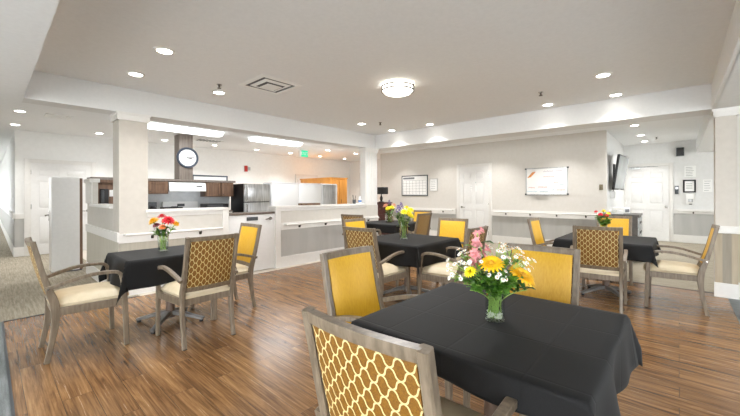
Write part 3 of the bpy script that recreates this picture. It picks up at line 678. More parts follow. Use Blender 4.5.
for y in (.015, .37): dr = obj('cabinet_door', B((.60, .62, y, y + .345, .08, 1.78), bev=.004), 'oak', t); bm = bmesh.new(); tube(bm, [(.62, y + .05, 1.0), (.65, y + .05, 1.01), (.65, y + .05, 1.12), (.62, y + .05, 1.13)], .006); obj('cabinet_handle', bm, 'bronze', dr)
tag(obj('serving_tray', B((-5.44, -5.30, 3.98, 4.42, 1.09, 1.13), bev=.008), 'dark_wood'), 'brown wooden tray lying on white kitchen ledge', 'tray')
t = thing('pen_cup', 'dark wire cup of pens on the ledge beside white column', 'pen cup', (-5.36, 5.44, 1.09))
bm = bmesh.new(); lathe(bm, [(.035, 0), (.04, .09), (.036, .09), (.032, .006)], 16, cap=False); obj('cup', bm, 'dark_grey', t)
for k in range(4): bm = bmesh.new(); tube(bm, [(.01 * math.cos(k * 1.6), .01 * math.sin(k * 1.6), .01), (.045 * math.cos(k * 1.6), .045 * math.sin(k * 1.6), .17 + .01 * k)], .005, 6); obj('pen', bm, 'black', t)
t = thing('spray_bottle', 'small clear bottle with blue label on ledge against the white column', 'bottle', (-5.36, 5.62, 1.09))
bm = bmesh.new(); lathe(bm, [(.035, 0), (.038, .01), (.038, .09), (.015, .125), (.015, .14)], 18); obj('bottle_body', bm, 'white_plastic', t)
M['blue_label'] = base_mat('blue label', (96, 134, 190), .5)
bm = bmesh.new(); lathe(bm, [(.0385, .03), (.0385, .08)], 18, cap=False); obj('blue_label', bm, 'blue_label', t); bm = bmesh.new(); lathe(bm, [(.018, .14), (.018, .165)], 14); obj('cap', bm, 'enamel', t)
# window on kitchen end wall
wall('window_1', 'trim', (-9.84, -9.76, 10.27, 10.3, 1.28, 2.16), (-9.64, -9.56, 10.27, 10.3, 1.28, 2.16), (-9.84, -9.56, 10.27, 10.3, 1.24, 1.32), (-9.84, -9.56, 10.27, 10.3, 2.10, 2.18))
M['pane'] = base_mat('grey blue window pane', (110, 128, 146), .12)
wall('window_pane', 'pane', (-9.76, -9.64, 10.285, 10.3, 1.32, 2.10), parent=bpy.data.objects['window_1'])
# lamp on chest behind the far table
t = thing('wooden_chest', 'narrow dark red wooden chest against back wall beyond far table', 'chest', (-6.90, 8.32, 0))
obj('carcass', B((-.19, .19, -.16, .16, .05, 1.02), bev=.004), 'mahogany', t); obj('chest_top', B((-.21, .21, -.18, .18, 1.02, 1.05), bev=.004), 'mahogany', t)
for z in (.1, .4, .7): dr = obj('drawer', B((-.17, .17, -.175, -.16, z, z + .27), bev=.004), 'mahogany', t); bm = bmesh.new(); lathe(bm, [(.006, -.19), (.013, -.2), (.013, -.175)], 10, (0, 0, z + .14), 'y'); obj('drawer_knob', bm, 'brass', dr)
obj('foot', B((-.19, -.13, -.16, -.1, 0, .05), (.13, .19, -.16, -.1, 0, .05), (-.19, -.13, .1, .16, 0, .05), (.13, .19, .1, .16, 0, .05)), 'mahogany', t)
t = thing('table_lamp', 'small lamp with black rectangular shade on the dark red chest', 'lamp', (-6.98, 8.30, 1.05))
bm = bmesh.new(); lathe(bm, [(.09, 0), (.09, .015), (.03, .03), (.045, .09), (.05, .14), (.02, .2), (.012, .26)], 20); obj('lamp_base', bm, 'black', t)
bm = bmesh.new(); sq = [(.13, .24), (.19, .47)]
obj('lamp_shade', B((-.19, .19, -.11, .11, .25, .47), bev=.01), 'black', t)

# television on alcove side wall
M['screen'] = noisy('screen with painted window reflection', (150, 156, 158), (166, 172, 174), 2, .12)  # pale base colour paints the window's reflection onto the switched-off screen
t = thing('television', 'wall mounted television tilted down on alcove side wall', 'television', (-1.17, 10.15, 1.46))
obj('wall_bracket', B((0, .03, -.12, .12, .05, .55), (.03, .12, -.03, .03, .26, .36), bev=.004), 'black', t)
sc = bpy.data.objects.new('screen_hub', None)
R = Matrix.Translation((.19, -.45, .31)) @ Matrix.Rotation(math.radians(-3.5), 4, 'Z') @ Matrix.Rotation(math.radians(8), 4, 'Y')
bm = B((-.03, .02, -.54, .54, -.39, .39), bev=.008); bmesh.ops.transform(bm, matrix=R, verts=bm.verts[:]); obj('case', bm, 'black', t)
bm = B((.019, .0225, -.51, .51, -.355, .365)); bmesh.ops.transform(bm, matrix=R, verts=bm.verts[:]); obj('display', bm, 'screen', t)
bm = B((.02, .026, -.10, .10, -.382, -.368)); bmesh.ops.transform(bm, matrix=R, verts=bm.verts[:]); obj('badge_strip', bm, 'steel', t)
bpy.data.objects.remove(sc)
t = thing('media_box', 'small white box under the television on alcove wall', 'box', (-1.17, 9.6, 1.19))
obj('case', B((0, .10, -.06, .06, 0, .16), bev=.006), 'white_plastic', t); obj('cable', (lambda b: (tube(b, [(.05, 0, .16), (.06, .05, .22), (.03, .1, .3)], .006), b)[1])(bmesh.new()), 'black', t)
# charcoal cabinet below it
t = thing('drawer_cabinet', 'charcoal cabinet with slotted side below the television', 'cabinet', (-1.15, 8.10, 0))
obj('cabinet_body', B((0, .58, .0, .85, .04, .86), bev=.004), 'cab_grey', t); obj('cabinet_top', B((-.01, .60, -.02, .87, .86, .90), bev=.004), 'cab_grey', t)
for k in range(4):
    d = obj('drawer', B((.58, .595, .03, .82, .08 + k * .19, .255 + k * .19), bev=.004), 'steel', t); obj('drawer_pull', B((.595, .605, .25, .60, .15 + k * .19, .19 + k * .19), bev=.003), 'black', d)
for i, (x, y, z0, z1, rz, l) in enumerate([(-.93, 8.30, .90, .96, .2, 'stack of white printed papers on front of charcoal cabinet'), (-.88, 8.66, .90, 1.02, -.25, 'white printed paper stack at back of charcoal cabinet under television')]):
    t = thing('paper_stack', l, 'papers', (x, y, z0), rz, 'papers on the charcoal cabinet')
    obj('sheets', B((-.11, .11, -.15, .15, 0, z1 - z0), bev=.003), 'paper', t); obj('print_blocks', B((-.08, .02, -.11, -.02, z1 - z0, z1 - z0 + .001), (-.06, .07, .02, .10, z1 - z0, z1 - z0 + .001), (.109, .112, -.1, .1, .02, (z1 - z0) * .7)), 'ink', t, False)

# ------------------------------------------------------------------ chairs
REAR = [(0, 0), (.024, .12), (.044, .25), (.052, .36), (.044, .46), (.012, .57), (-.022, .70), (-.052, .84), (-.075, .945)]
def rear_y(z):
    for (a, b), (c, d) in zip(REAR, REAR[1:]):
        if b <= z <= d: return a + (c - a) * (z - b) / (d - b)
    return REAR[-1][0]
def back_slab(x, z0, z1, o0, o1, bulge0, bulge1, nx=12, nz=10, bow=.018):
    """padded slab following the rear posts between offsets o0 (rear) and o1 (front)"""
    bm = bmesh.new(); g = []
    for o, bl in ((o0, bulge0), (o1, bulge1)):
        rows = []
        for j in range(nz + 1):
            z = z0 + (z1 - z0) * j / nz; row = []
            for i in range(nx + 1):
                s = -1 + 2 * i / nx; tt = -1 + 2 * j / nz
                e = (1 - abs(s) ** 4) * (1 - abs(tt) ** 4)
                row.append(bm.verts.new((x * s, rear_y(z) + o + bl * e - bow * (1 - s * s), z)))
            rows.append(row)
        g.append(rows)
    for r in g:
        for j in range(nz):
            for i in range(nx): bm.faces.new((r[j][i], r[j][i + 1], r[j + 1][i + 1], r[j + 1][i]))
    a, b = g
    for j in range(nz):
        for i in (0, nx): bm.faces.new((a[j][i], a[j + 1][i], b[j + 1][i], b[j][i]))
    for i in range(nx):
        for j in (0, nz): bm.faces.new((a[j][i], a[j][i + 1], b[j][i + 1], b[j][i]))
    return bm
def cushion(nx=14, ny=12):
    bm = bmesh.new(); rings = []
    def half(v): return .205 + (.252 - .205) * v            # half width, back -> front
    prof = [(0, .0), (.02, .0), (.06, .0)]
    top, bot = [], []
    for j in range(ny + 1):
        v = j / ny; rt, rb = [], []
        for i in range(nx + 1):
            s = -1 + 2 * i / nx; tt = -1 + 2 * v
            cx = math.copysign(abs(s) ** .9, s)
            rnd = 1 - .05 * (abs(tt) ** 6) * (abs(s) ** 6)
            x = half(v) * s * rnd; y = .03 + .50 * v
            y = y + (.012 * (1 - s * s) if v > .95 else 0)
            e = (1 - abs(s) ** 5) * (1 - abs(tt) ** 5)
            rt.append(bm.verts.new((x, y, .437 + .055 * e ** .6 + .010 * (1 - s * s) * (1 - tt * tt)))); rb.append(bm.verts.new((x * .97, y, .412)))
        top.append(rt); bot.append(rb)
    for r in (top, bot):
        for j in range(ny):
            for i in range(nx): bm.faces.new((r[j][i], r[j][i + 1], r[j + 1][i + 1], r[j + 1][i]))
    for j in range(ny):
        for i in (0, nx): bm.faces.new((top[j][i], top[j + 1][i], bot[j + 1][i], bot[j][i]))
    for i in range(nx):
        for j in (0, ny): bm.faces.new((top[j][i], top[j][i + 1], bot[j][i + 1], bot[j][i]))
    return bm
def make_chair():
    t = thing('dining_armchair', 'chair', 'chair', group='upholstered dining armchairs')
    fw = 'frame_wood'
    for s in (-1, 1):
        pts = curve_pts([(s * (.212 if z < .5 else .212 - .006 * (z - .5)), y, z) for y, z in REAR], 3)
        sz = []
        for p in pts:
            k = p.z
            h = .034 + .022 * math.exp(-((k - .42) / .18) ** 2) if k < .945 else .034
            sz.append((.034, h))
        bm = bmesh.new(); sweep(bm, pts, sz); lg = obj('back_leg', bm, fw, t)
        obj('leg_glide', B((s * .212 - .015, s * .212 + .015, -.017, .013, 0, .008)), 'glide', lg)
        x = s * .262
        pts = curve_pts([(x, .505, .004), (x, .498, .25), (x, .490, .42), (x, .486, .54), (x, .475, .605)], 4)
        bm = bmesh.new(); sweep(bm, pts, [(.032, .034 + .008 * min(1, p.z / .4)) for p in pts]); fl = obj('front_leg', bm, fw, t)
        obj('leg_glide', B((x - .014, x + .014, .490, .520, 0, .008)), 'glide', fl)
        pts = curve_pts([(s * .236, -.010, .575), (s * .246, .08, .602), (s * .257, .19, .634), (s * .262, .30, .650), (s * .262, .40, .648), (s * .262, .448, .634), (s * .262, .474, .600), (s * .262, .482, .572)], 4)
        bm = bmesh.new(); sweep(bm, pts, (.036, .027)); obj('armrest', bm, fw, t)
        bm = bmesh.new(); lathe(bm, [(.009, -.004), (.009, .004)], 12, (s * .2545, .005, .578), 'x'); obj('arm_bolt', bm, 'chrome', t)
    bm = bmesh.new()
    sweep(bm, [(-.25, .487, .383), (.25, .487, .383)], (.026, .062), side=(0, 1, 0)); sweep(bm, [(-.20, .05, .383), (.20, .05, .383)], (.026, .062), side=(0, 1, 0))
    for s in (-1, 1): sweep(bm, [(s * .212, .06, .383), (s * .258, .48, .383)], (.026, .062), side=(1, 0, 0))
    obj('seat_frame', bm, fw, t)
    obj('seat_cushion', cushion(), 'cream', t)
    obj('backrest_pad', back_slab(.188, .505, .910, .002, .014, 0, .016), 'yellow', t)
    obj('back_cover', back_slab(.188, .505, .910, -.010, .002, -.002, 0), 'trellis', t)
    for nm, za, zb in (('top_rail', .908, .945), ('lower_rail', .468, .508)):
        obj(nm, back_slab(.204, za, zb, -.014, .017, -.002, .002, 12, 2), fw, t)
    return t
R90 = PI / 2
CH = [  # x, y of the rear feet, heading (rotation), label
    (-.645, .74, math.radians(1), 'nearest dining armchair, gold trellis back cropped by bottom edge of photo'),
    (-1.51, 1.55, -R90, 'armchair with yellow back facing in at left side of the nearest table'),
    (-.69, 2.43, PI, 'armchair with wide yellow back behind the nearest table and its bouquet'),
    (-3.84, .30, 0, 'leftmost armchair, seen side on, on carpet edge by left table'),
    (-3.08, 1.31, R90, 'armchair with gold trellis back in front of the left table'),
    (-3.86, 2.06, PI, 'armchair with yellow back at far end of left table near half door'),
    (-2.55, 2.72, math.radians(3), 'armchair with gold trellis back at near left of the middle table'),
    (-1.66, 3.49, R90, 'armchair with trellis back right of the middle table, directly behind the big bouquet'),
    (-2.44, 4.46, PI + math.radians(5), 'armchair with yellow back at far side of the middle table, before the white door'),
    (-3.40, 3.52, -R90, 'armchair with yellow back at left side of middle table, half hidden behind trellis chair'),
    (-.665, 4.46, math.radians(7), 'armchair with gold trellis back at near side of the right table'),
    (-1.49, 5.27, -R90, 'armchair with narrow yellow back at left of right table, under the whiteboard'),
    (-.76, 6.55, PI, 'armchair with yellow back beside charcoal cabinet, behind the right bouquet'),
    (.225, 5.31, R90, 'rightmost armchair, seen side on, in front of right column'),
    (-4.27, 4.33, math.radians(12), 'small distant trellis backed armchair left of the far table by half wall'),
    (-4.13, 6.22, PI, 'small distant armchair with yellow back behind the far table flowers'),
    (-3.57, 5.41, R90, 'small distant armchair with pale trellis back right of the far table'),
]
proto = None
for x, y, a, l in CH:
    if proto is None: o = proto = make_chair()
    else: o = copy_tree(proto)
    o.location = (x, y, 0); o.rotation_euler = (0, 0, a); o['label'] = l

# ------------------------------------------------------------------ tables and cloths
ZT = .72
def make_table(cx, cy, wx, wy, label):
    t = thing('dining_table', label, 'table', (cx, cy, 0), group='pedestal dining tables')
    obj('tabletop', B((-wx / 2, wx / 2, -wy / 2, wy / 2, ZT - .03, ZT), bev=.008), 'table_wood', t)
    bm = bmesh.new(); lathe(bm, [(.05, .05), (.045, .09), (.04, .14), (.04, ZT - .06), (.06, ZT - .04), (.06, ZT - .03)], 24); obj('column', bm, 'table_wood', t)
    bm = bmesh.new(); box(bm, -.16, .16, -.025, .025, ZT - .05, ZT - .03); box(bm, -.025, .025, -.16, .16, ZT - .05, ZT - .03); obj('top_bracket', bm, 'table_metal', t)
    for k in range(4):
        a = PI / 4 + k * PI / 2; c, s = math.cos(a), math.sin(a); L = .33
        bm = bmesh.new(); pts = [(c * r, s * r, z) for r, z in ((.03, .095), (.12, .085), (.22, .055), (L, .028))]
        sweep(bm, pts, [(.055, .05), (.05, .04), (.045, .032), (.04, .025)], side=(-s, c, 0)); ft = obj('base_foot', bm, 'table_metal', t)
        bm = bmesh.new(); lathe(bm, [(.018, 0), (.018, .02)], 14, (c * (L - .02), s * (L - .02), 0)); obj('leveller', bm, 'glide', ft)
    return t
def make_cloth(cx, cy, wx, wy, ov, label, seed=0):
    """ov: overhang (-x, +x, -y, +y)"""
    rnd = random.Random(seed); ph = [rnd.random() * 6.28 for _ in range(8)]
    hx, hy = wx / 2 + .004, wy / 2 + .004
    def samples(h, o0, o1):
        k = []
        n0 = 10
        k += [-h - o0 * (1 - i / n0) for i in range(n0)]
        k += [-h + 2 * h * i / 28 for i in range(29)]
        k += [h + o1 * (i + 1) / n0 for i in range(n0)]
        return k
    us, vs = samples(hx, ov[0], ov[1]), samples(hy, ov[2], ov[3])
    bm = bmesh.new(); grid = []
    for v in vs:
        row = []
        for u in us:
            a = max(abs(u) - hx, 0); b = max(abs(v) - hy, 0); sx = 1 if u > 0 else -1; sy = 1 if v > 0 else -1
            bx, by = max(-hx, min(hx, u)), max(-hy, min(hy, v))
            if a == 0 and b == 0: p = [u, v, 0]
            elif b == 0 or a == 0:
                d = a + b
                w = v if b == 0 else u; k = 0 if b == 0 else 3
                wav = math.sin(w * 9 + ph[k]) + .6 * math.sin(w * 17 + ph[k + 1])
                out = .010 + .055 * d + .11 * d * wav
                r = min(d, .012); drop = d - .3 * r
                p = [bx + sx * out * (1 if b == 0 else 0), by + sy * out * (1 if a == 0 else 0), -drop]
            else:
                s = math.hypot(a, b); th = math.atan2(b, a) / (PI / 2)
                f = 1 - abs(th - .5) * 2
                out = s * (.03 + .44 * f ** 1.2) + .010 * min(1, s / .03)
                side = s * .05
                cxx = math.cos(math.pi / 2 * (.5 + (th - .5) * .5)); cyy = math.sin(math.pi / 2 * (.5 + (th - .5) * .5))
                dz = s * (.97 - .07 * f)
                # blend to the straight side folds
                wa = math.sin(by * 9 + ph[0]) + .6 * math.sin(by * 17 + ph[1]); wb = math.sin(bx * 9 + ph[3]) + .6 * math.sin(bx * 17 + ph[4])
                ea = (1 - th) ** 3; eb = th ** 3
                ox = cxx * out * (1 - ea - eb) + ea * (.010 + .055 * s + .11 * s * wa)
                oy = cyy * out * (1 - ea - eb) + eb * (.010 + .055 * s + .11 * s * wb)
                p = [bx + sx * ox, by + sy * oy, -dz]
            row.append(bm.verts.new(p))
        grid.append(row)
    for j in range(len(vs) - 1):
        for i in range(len(us) - 1): bm.faces.new((grid[j][i], grid[j][i + 1], grid[j + 1][i + 1], grid[j + 1][i]))
    o = obj('tablecloth', bm, 'cloth', None, True, (cx, cy, ZT + .004))
    for f in o.data.polygons: f.use_smooth = True
    o.data.attributes.remove(o.data.attributes['sharp_edge']) if 'sharp_edge' in o.data.attributes else None
    if o.data.polygons[len(o.data.polygons) // 2].normal.z < 0: o.data.flip_normals()
    md = o.modifiers.new('thickness', 'SOLIDIFY'); md.thickness = .003; md.offset = 1
    return tag(o, label, 'tablecloth', 'black tablecloths')
TB = [((-.645, 1.57), .91, .91, (.07, .23, .10, .12), 'table nearest the camera under black cloth', 'black cloth with fold creases on the nearest table'),
      ((-3.885, 1.25), .66, .90, (.17, .25, .27, .16), 'table at left in front of beige column', 'black cloth hanging in points on the left table'),
      ((-2.61, 3.62), .94, .94, (.20, .24, .24, .12), 'middle table behind the big bouquet', 'black cloth on the middle table'),
      ((-.70, 5.33), .94, .94, (.17, .17, .18, .16), 'table at right beside the right column', 'black cloth on the right table'),
      ((-4.37, 5.50), .94, .94, (.16, .16, .16, .16), 'farthest table beside the kitchen half wall', 'black cloth on the farthest small table')]
for i, ((x, y), wx, wy, ov, l1, l2) in enumerate(TB):
    make_table(x, y, wx, wy, l1); make_cloth(x, y, wx, wy, ov, l2, 5 + i)

# ------------------------------------------------------------------ vases and flowers
ZS = ZT + .008
def vase(x, y, r0, r1, h, label, pebbles=False, name='flower_vase'):
    t = thing(name, label, 'vase', (x, y, ZS), group='glass flower vases')
    bm = bmesh.new(); w = .0035
    lathe(bm, [(.0005, 0), (r0, 0), (r0, .004), (r0 * .97 + r1 * .03, h * .15), ((r0 + r1) / 2, h * .6), (r1, h), (r1 - w, h), ((r0 + r1) / 2 - w, h * .6), (r0 - w, .010), (.0005, .010)], 32, cap=False)
    obj('glass_body', bm, 'glass', t)
    if pebbles:
        bm = bmesh.new(); rnd = random.Random(2)
        for k in range(95):
            a = rnd.random() * 6.28; q = (r0 - .012) * math.sqrt(rnd.random()); s = .0045 + .003 * rnd.random()
            bmesh.ops.create_icosphere(bm, subdivisions=1, radius=s, matrix=Matrix.Translation((q * math.cos(a), q * math.sin(a), .012 + .020 * rnd.random())))
        o = obj('pebbles', bm, 'pebble', t); o['kind'] = 'stuff'
    return t
def petal(bm, base, d, L, w, up, cup=.25, mi=0):
    """one bent petal from base along unit d, normal up"""
    d = d.normalized(); s = d.cross(up).normalized(); up = s.cross(d).normalized()
    st = [(0, .25, 0), (.35, .9, .10), (.7, 1.0, .05), (.92, .55, -.08), (1.0, .12, -.14)]
    prev = None
    for f, k, lift in st:
        c = base + d * (L * f) + up * (L * lift)
        row = [bm.verts.new(c - s * w * k + up * cup * w * k), bm.verts.new(c), bm.verts.new(c + s * w * k + up * cup * w * k)]
        if prev:
            for i in range(2):
                fc = bm.faces.new((prev[i], prev[i + 1], row[i + 1], row[i])); fc.material_index = mi
        prev = row
def frame_of(n):
    n = n.normalized(); a = V((0, 0, 1)) if abs(n.z) < .9 else V((1, 0, 0)); s = n.cross(a).normalized(); return s, n.cross(s).normalized(), n
def daisy(bm, c, n, R, cnt, w, tilt=.15, layers=1):
    s, u, n = frame_of(n)
    for l in range(layers):
        for k in range(cnt):
            a = 2 * PI * (k + .5 * l) / cnt; d = s * math.cos(a) + u * math.sin(a) + n * (tilt + .45 * l)
            petal(bm, c + n * .002, d, R * (1 - .22 * l), w, n)
def trumpet(bm, c, n, R, cnt=6):
    s, u, n = frame_of(n)
    for k in range(cnt):
        a = 2 * PI * k / cnt; d = s * math.cos(a) + u * math.sin(a) + n * .9
        petal(bm, c, d, R, R * .28, n, .4)
def leaf(bm, p, d, L, w): petal(bm, p, d, L, w, V((0, 0, 1)), .35)
def heart(bm, c, r, n):
    bmesh.ops.create_icosphere(bm, subdivisions=1, radius=r, matrix=Matrix.Translation(c + n.normalized() * r * .5))
def flower(vx, vy, head, kind, mat, R, label, cat, group, seed, leaves=3, foot=None, z0=.012, vr=.02):
    """a stem standing in the vase at (vx,vy), its head at offset `head` above the vase base"""
    rnd = random.Random(seed)
    t = thing({'daisy': 'gerbera', 'mum': 'chrysanthemum', 'spray': 'aster_spray', 'lily': 'lily_stem', 'green': 'greenery_stem', 'cone': 'statice_stem'}[kind], label, cat, (vx, vy, ZS), group=group)
    h = V(head); a = rnd.random() * 6.28
    ft = V((h.x * .06 + vr * .6 * math.cos(a), h.y * .06 + vr * .6 * math.sin(a), z0))
    if V((ft.x, ft.y)).length > vr * .8: k = vr * .8 / V((ft.x, ft.y)).length; ft.x *= k; ft.y *= k
    rim = V((h.x * .30, h.y * .30, .12 if h.z > .16 else h.z * .6))
    if V((rim.x, rim.y)).length > vr * .85: k = vr * .85 / V((rim.x, rim.y)).length; rim.x *= k; rim.y *= k
    path = curve_pts([ft, rim, rim.lerp(h, .5) + V((0, 0, .012)), h], 4)
    bm = bmesh.new(); tube(bm, path, .0022, 6); st = obj('stem', bm, 'stem', t)
    n = (V((h.x, h.y, 0)) * 1.6 + V((0, 0, .30)) + V((.03, -.04, 0))).normalized()
    if kind == 'daisy':
        bm = bmesh.new(); daisy(bm, h, n, R, 18, R * .14, .12, 2); obj('petals', bm, mat, t); bm = bmesh.new(); heart(bm, h + n * .004, R * .24, n); obj('flower_heart', bm, 'heart', t)
    elif kind == 'mum':
        bm = bmesh.new(); s, u, n = frame_of(n)
        for l in range(5):
            for k in range(14 - 2 * l):
                aa = 2 * PI * (k + .5 * l) / (14 - 2 * l); d = (s * math.cos(aa) + u * math.sin(aa)) * math.cos(l * .34) + n * math.sin(l * .34 + .05)
                petal(bm, h, d, R * (1 - .06 * l), R * .17, n, .5)
        obj('petals', bm, mat, t); bm = bmesh.new(); heart(bm, h, R * .25, n); obj('flower_heart', bm, 'heart', t)
    elif kind == 'spray':
        tw = bmesh.new(); base = path[-4]
        for k in range(9):
            aa = rnd.random() * 6.28; c = h + V((math.cos(aa), math.sin(aa), 0)) * R * (.3 + rnd.random()) + V((0, 0, R * 1.2 * (rnd.random() - .4)))
            nn = (c - base).normalized() + V((.15, -.25, .2)); bm = bmesh.new(); daisy(bm, c, nn, .0108, 9, .0026, .15); nf = len(bm.faces); heart(bm, c, .0042, nn)
            bm.faces.ensure_lookup_table()
            for f_ in list(bm.faces)[nf:]: f_.material_index = 1
            obj('daisy_head', bm, [mat, 'heart'], t); tube(tw, [base, base.lerp(c, .6) + V((0, 0, .004)), c], .001, 4)
        obj('twigs', tw, 'stem', t)
    elif kind == 'lily':
        bm = bmesh.new()
        for k in range(5):
            c = path[-1 - k] if k else h; aa = k * 2.2; d = V((math.cos(aa), math.sin(aa), .7)); trumpet(bm, c + d * .012, d, R * (.6 + .1 * k))
        obj('petals', bm, mat, t)
    elif kind == 'cone':
        bm = bmesh.new()
        for k in range(16):
            q = k / 16; aa = k * 2.4; c = h + V((math.cos(aa), math.sin(aa), 0)) * R * (1 - q) * .5 + V((0, 0, R * 1.6 * q)); trumpet(bm, c, V((math.cos(aa), math.sin(aa), .6)), R * .32, 5)
        obj('petals', bm, mat, t)
    if leaves:
        bm = bmesh.new()
        for k in range(leaves):
            p = path[min(len(path) - 1, 5 + rnd.randrange(0, 7))]; aa = rnd.random() * 6.28; d = V((math.cos(aa), math.sin(aa), .25 + .5 * rnd.random()))
            L = .04 + .03 * rnd.random(); leaf(bm, p, d, L, L * .25)
        obj('leaves', bm, rnd.choice(['leaf', 'leaf', 'leaf_dark']), t)
    return t
CR = V((math.cos(math.radians(41.95)), math.sin(math.radians(41.95)), 0)); CF = V((-CR.y, CR.x, 0))
def hd(r, f, z): q = CR * r + CF * f; return (q.x, q.y, z)     # offset to the right, away, up

# nearest bouquet
x, y = -.625, 1.545
vase(x, y, .043, .040, .155, 'clear glass vase with white pebbles on the nearest table', True)
GF = 'flowers of the nearest bouquet'
flower(x, y, hd(.10, -.05, .205), 'daisy', 'petal_yellow', .066, 'big yellow bloom drooping at right of the nearest bouquet', 'flower', GF, 1, 3, vr=.036)
flower(x, y, hd(-.035, -.06, .262), 'daisy', 'petal_yellow', .056, 'big yellow bloom at upper middle of the nearest bouquet', 'flower', GF, 2, 3, vr=.036)
flower(x, y, hd(-.125, -.05, .225), 'mum', 'petal_gold', .030, 'small yellow bloom at left of the nearest bouquet', 'flower', GF, 3, 3, vr=.036)
for i, (r, f, z, l) in enumerate([(-.07, .03, .39, 'tallest pink lily stem rising over the nearest bouquet'), (-.11, -.04, .285, 'pink lily stem at left of the nearest bouquet'), (-.09, .0, .33, 'pink lily stem just below the tallest one in nearest bouquet')]):
    flower(x, y, hd(r, f, z), 'lily', 'petal_pink', .04, l, 'flower', GF, 10 + i, 4, vr=.036)
for i, (r, f, z) in enumerate([(-.17, .0, .245), (-.14, .03, .285), (.02, .03, .32), (.065, -.02, .315), (.11, .02, .295), (.035, -.05, .275), (-.04, .05, .30), (.135, -.01, .255), (-.185, -.03, .205), (.08, .06, .315), (-.02, -.07, .215), (-.115, -.04, .255), (.09, -.05, .275), (.155, .03, .225)]):
    flower(x, y, hd(r, f, z), 'spray', 'petal_white', .034, 'spray of small white daisies in the nearest bouquet', 'flower', 'white daisy sprays of the nearest bouquet', 30 + i, 2, vr=.036)
for i, (r, f, z) in enumerate([(-.10, -.05, .17), (.07, -.07, .165), (.0, -.08, .19), (-.05, -.07, .155), (.10, .02, .18), (-.12, .03, .19), (.04, .06, .2), (-.06, .05, .22), (.03, -.05, .225), (-.03, -.06, .235), (-.13, -.06, .15), (.12, -.06, .15), (-.07, -.09, .20), (.06, -.10, .20), (.0, -.09, .155), (-.15, -.03, .17)]):
    flower(x, y, hd(r, f, z), 'green', 'leaf', .03, 'leafy green stem among the nearest bouquet', 'foliage', 'greenery of the nearest bouquet', 60 + i, 14, vr=.036)
# left bouquet
x, y = -4.02, 1.20
x, y = -3.93, 1.20
vase(x, y, .044, .055, .165, 'clear glass vase on the left table')
GL = 'flowers of the left bouquet'
for i, (r, f, z, k, m, R, l) in enumerate([(-.075, -.03, .30, 'mum', 'petal_yellow', .055, 'yellow bloom at left of the left table bouquet'), (-.11, .02, .285, 'mum', 'petal_yellow', .045, 'outermost yellow bloom at far left of left table bouquet'),
        (-.03, .03, .34, 'mum', 'petal_red', .048, 'red bloom at top of the left table bouquet'), (.075, -.04, .305, 'mum', 'petal_red', .062, 'large crimson bloom at right of the left table bouquet'),
        (.12, .01, .27, 'mum', 'petal_yellow', .040, 'yellow bloom at right edge of the left table bouquet'), (-.03, -.06, .26, 'mum', 'petal_maroon', .038, 'dark maroon bloom low in the left table bouquet'),
        (.035, -.07, .245, 'mum', 'petal_orange', .036, 'orange bloom low in the left table bouquet'), (.02, .0, .30, 'mum', 'petal_orange', .036, 'orange bloom between the red ones on left table')]):
    flower(x, y, hd(r, f, z), k, m, R, l, 'flower', GL, 100 + i, 5, vr=.04)
for i, (r, f, z) in enumerate([(-.06, -.05, .2), (.05, -.06, .2), (0, .05, .22), (.08, .02, .21), (-.02, -.06, .19)]):
    flower(x, y, hd(r, f, z), 'green', 'leaf', .03, 'leafy green stem in the left table bouquet', 'foliage', 'greenery of the left bouquet', 120 + i, 12, vr=.04)
# middle bouquet
x, y = -2.62, 3.56
vase(x, y, .055, .05, .22, 'tall clear glass vase on the middle table')
for i, (r, f, z, k, m, R, l) in enumerate([(.05, -.04, .33, 'mum', 'petal_gold', .055, 'yellow bloom at right of the middle table bouquet'), (.09, .0, .36, 'mum', 'petal_gold', .05, 'upper right yellow bloom of the middle table bouquet'),
        (.0, -.05, .34, 'mum', 'petal_gold', .05, 'central yellow bloom of the middle table bouquet'), (.04, .03, .39, 'mum', 'petal_gold', .045, 'topmost yellow bloom of the middle table bouquet'), (.085, -.04, .29, 'mum', 'petal_gold', .045, 'lowest yellow bloom of the middle table bouquet'),
        (-.07, -.02, .33, 'cone', 'petal_purple', .06, 'purple flower spike at left of the middle table bouquet'), (-.03, .04, .38, 'cone', 'petal_purple', .05, 'purple flower spike at top of the middle table bouquet')]):
    flower(x, y, hd(r, f, z), k, m, R, l, 'flower', 'flowers of the middle bouquet', 140 + i, 4, vr=.045)
for i, (r, f, z) in enumerate([(-.09, -.02, .36), (-.04, -.05, .28), (.06, -.04, .26), (0, .06, .3), (-.1, .02, .30)]):
    flower(x, y, hd(r, f, z), 'green', 'leaf', .03, 'leafy green stem in the middle table bouquet', 'foliage', 'greenery of the middle bouquet', 160 + i, 12, vr=.045)
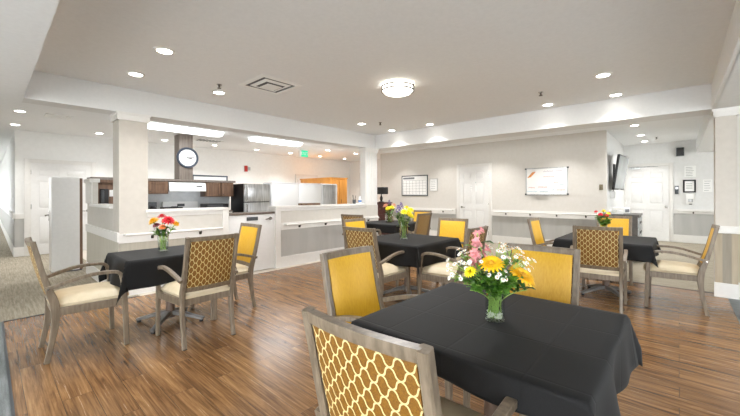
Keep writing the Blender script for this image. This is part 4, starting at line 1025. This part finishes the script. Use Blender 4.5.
# far bouquet
x, y = -4.37, 5.45
vase(x, y, .085, .08, .19, 'round clear glass vase on the farthest table')
for i, (r, f, z, k, m, R, l) in enumerate([(-.03, -.05, .28, 'mum', 'petal_gold', .06, 'yellow bloom low in the farthest bouquet'), (.05, -.04, .30, 'mum', 'petal_gold', .055, 'yellow bloom at right of the farthest bouquet'), (-.08, .0, .33, 'mum', 'petal_peach', .06, 'peach bloom at left of the farthest bouquet'),
        (.09, .02, .34, 'mum', 'petal_peach', .06, 'peach bloom at right of the farthest bouquet'), (0, .04, .37, 'cone', 'petal_purple', .05, 'purple spike at top of the farthest bouquet'), (-.04, .02, .36, 'mum', 'petal_maroon', .045, 'maroon bloom at upper left of the farthest bouquet')]):
    flower(x, y, hd(r, f, z), k, m, R, l, 'flower', 'flowers of the farthest bouquet', 180 + i, 4, vr=.07)
for i, (r, f, z) in enumerate([(-.08, -.05, .26), (.07, -.06, .26), (.12, .03, .38), (0, .07, .3)]):
    flower(x, y, hd(r, f, z), 'green', 'leaf', .03, 'leafy green stem in the farthest bouquet', 'foliage', 'greenery of the farthest bouquet', 200 + i, 12, vr=.07)
# right bouquet
x, y = -.765, 5.61
vase(x, y, .042, .05, .16, 'clear glass vase on the right table behind the trellis chair')
for i, (r, f, z, k, m, R, l) in enumerate([(-.06, -.03, .285, 'mum', 'petal_red', .034, 'red bloom at left of the right table bouquet'), (.0, -.06, .27, 'mum', 'petal_red', .034, 'red bloom at lower middle of the right table bouquet'), (.07, -.01, .30, 'mum', 'petal_red', .032, 'red bloom at right of the right table bouquet'),
        (.02, .02, .325, 'mum', 'petal_gold', .036, 'yellow green bloom at top of the right table bouquet'), (-.08, .03, .32, 'mum', 'petal_red', .026, 'small red bloom at upper left of the right table bouquet'), (.035, -.05, .30, 'mum', 'petal_gold', .028, 'small yellow bloom between red ones on the right table')]):
    flower(x, y, hd(r, f, z), k, m, R, l, 'flower', 'flowers of the right bouquet', 220 + i, 5, vr=.04)
for i, (r, f, z) in enumerate([(-.09, -.03, .23), (.05, -.06, .2), (.09, .0, .22), (-.03, -.07, .21), (0, .05, .25), (-.06, -.04, .27), (.06, -.03, .27), (0, -.07, .24), (-.1, .0, .28), (-.05, -.05, .17), (.03, -.07, .17)]):
    flower(x, y, hd(r, f, z), 'green', 'leaf', .03, 'leafy green stem in the right table bouquet', 'foliage', 'greenery of the right bouquet', 240 + i, 12, vr=.04)

# ------------------------------------------------------------------ light
w = bpy.data.worlds.new('world'); SC.world = w; w.use_nodes = True
bg = w.node_tree.nodes['Background']; bg.inputs['Color'].default_value = (.94, .975, 1.0, 1); bg.inputs['Strength'].default_value = 6.4
SC.view_settings.view_transform = 'Standard'; SC.view_settings.look = 'None'; SC.view_settings.gamma = 1; SC.view_settings.use_curve_mapping = False
SC.view_settings.exposure = .87
SC.cycles.max_bounces = 10; SC.cycles.diffuse_bounces = 6; SC.cycles.caustics_reflective = False; SC.cycles.caustics_refractive = False
SC.cycles.sample_clamp_indirect = 6; SC.cycles.use_denoising = True
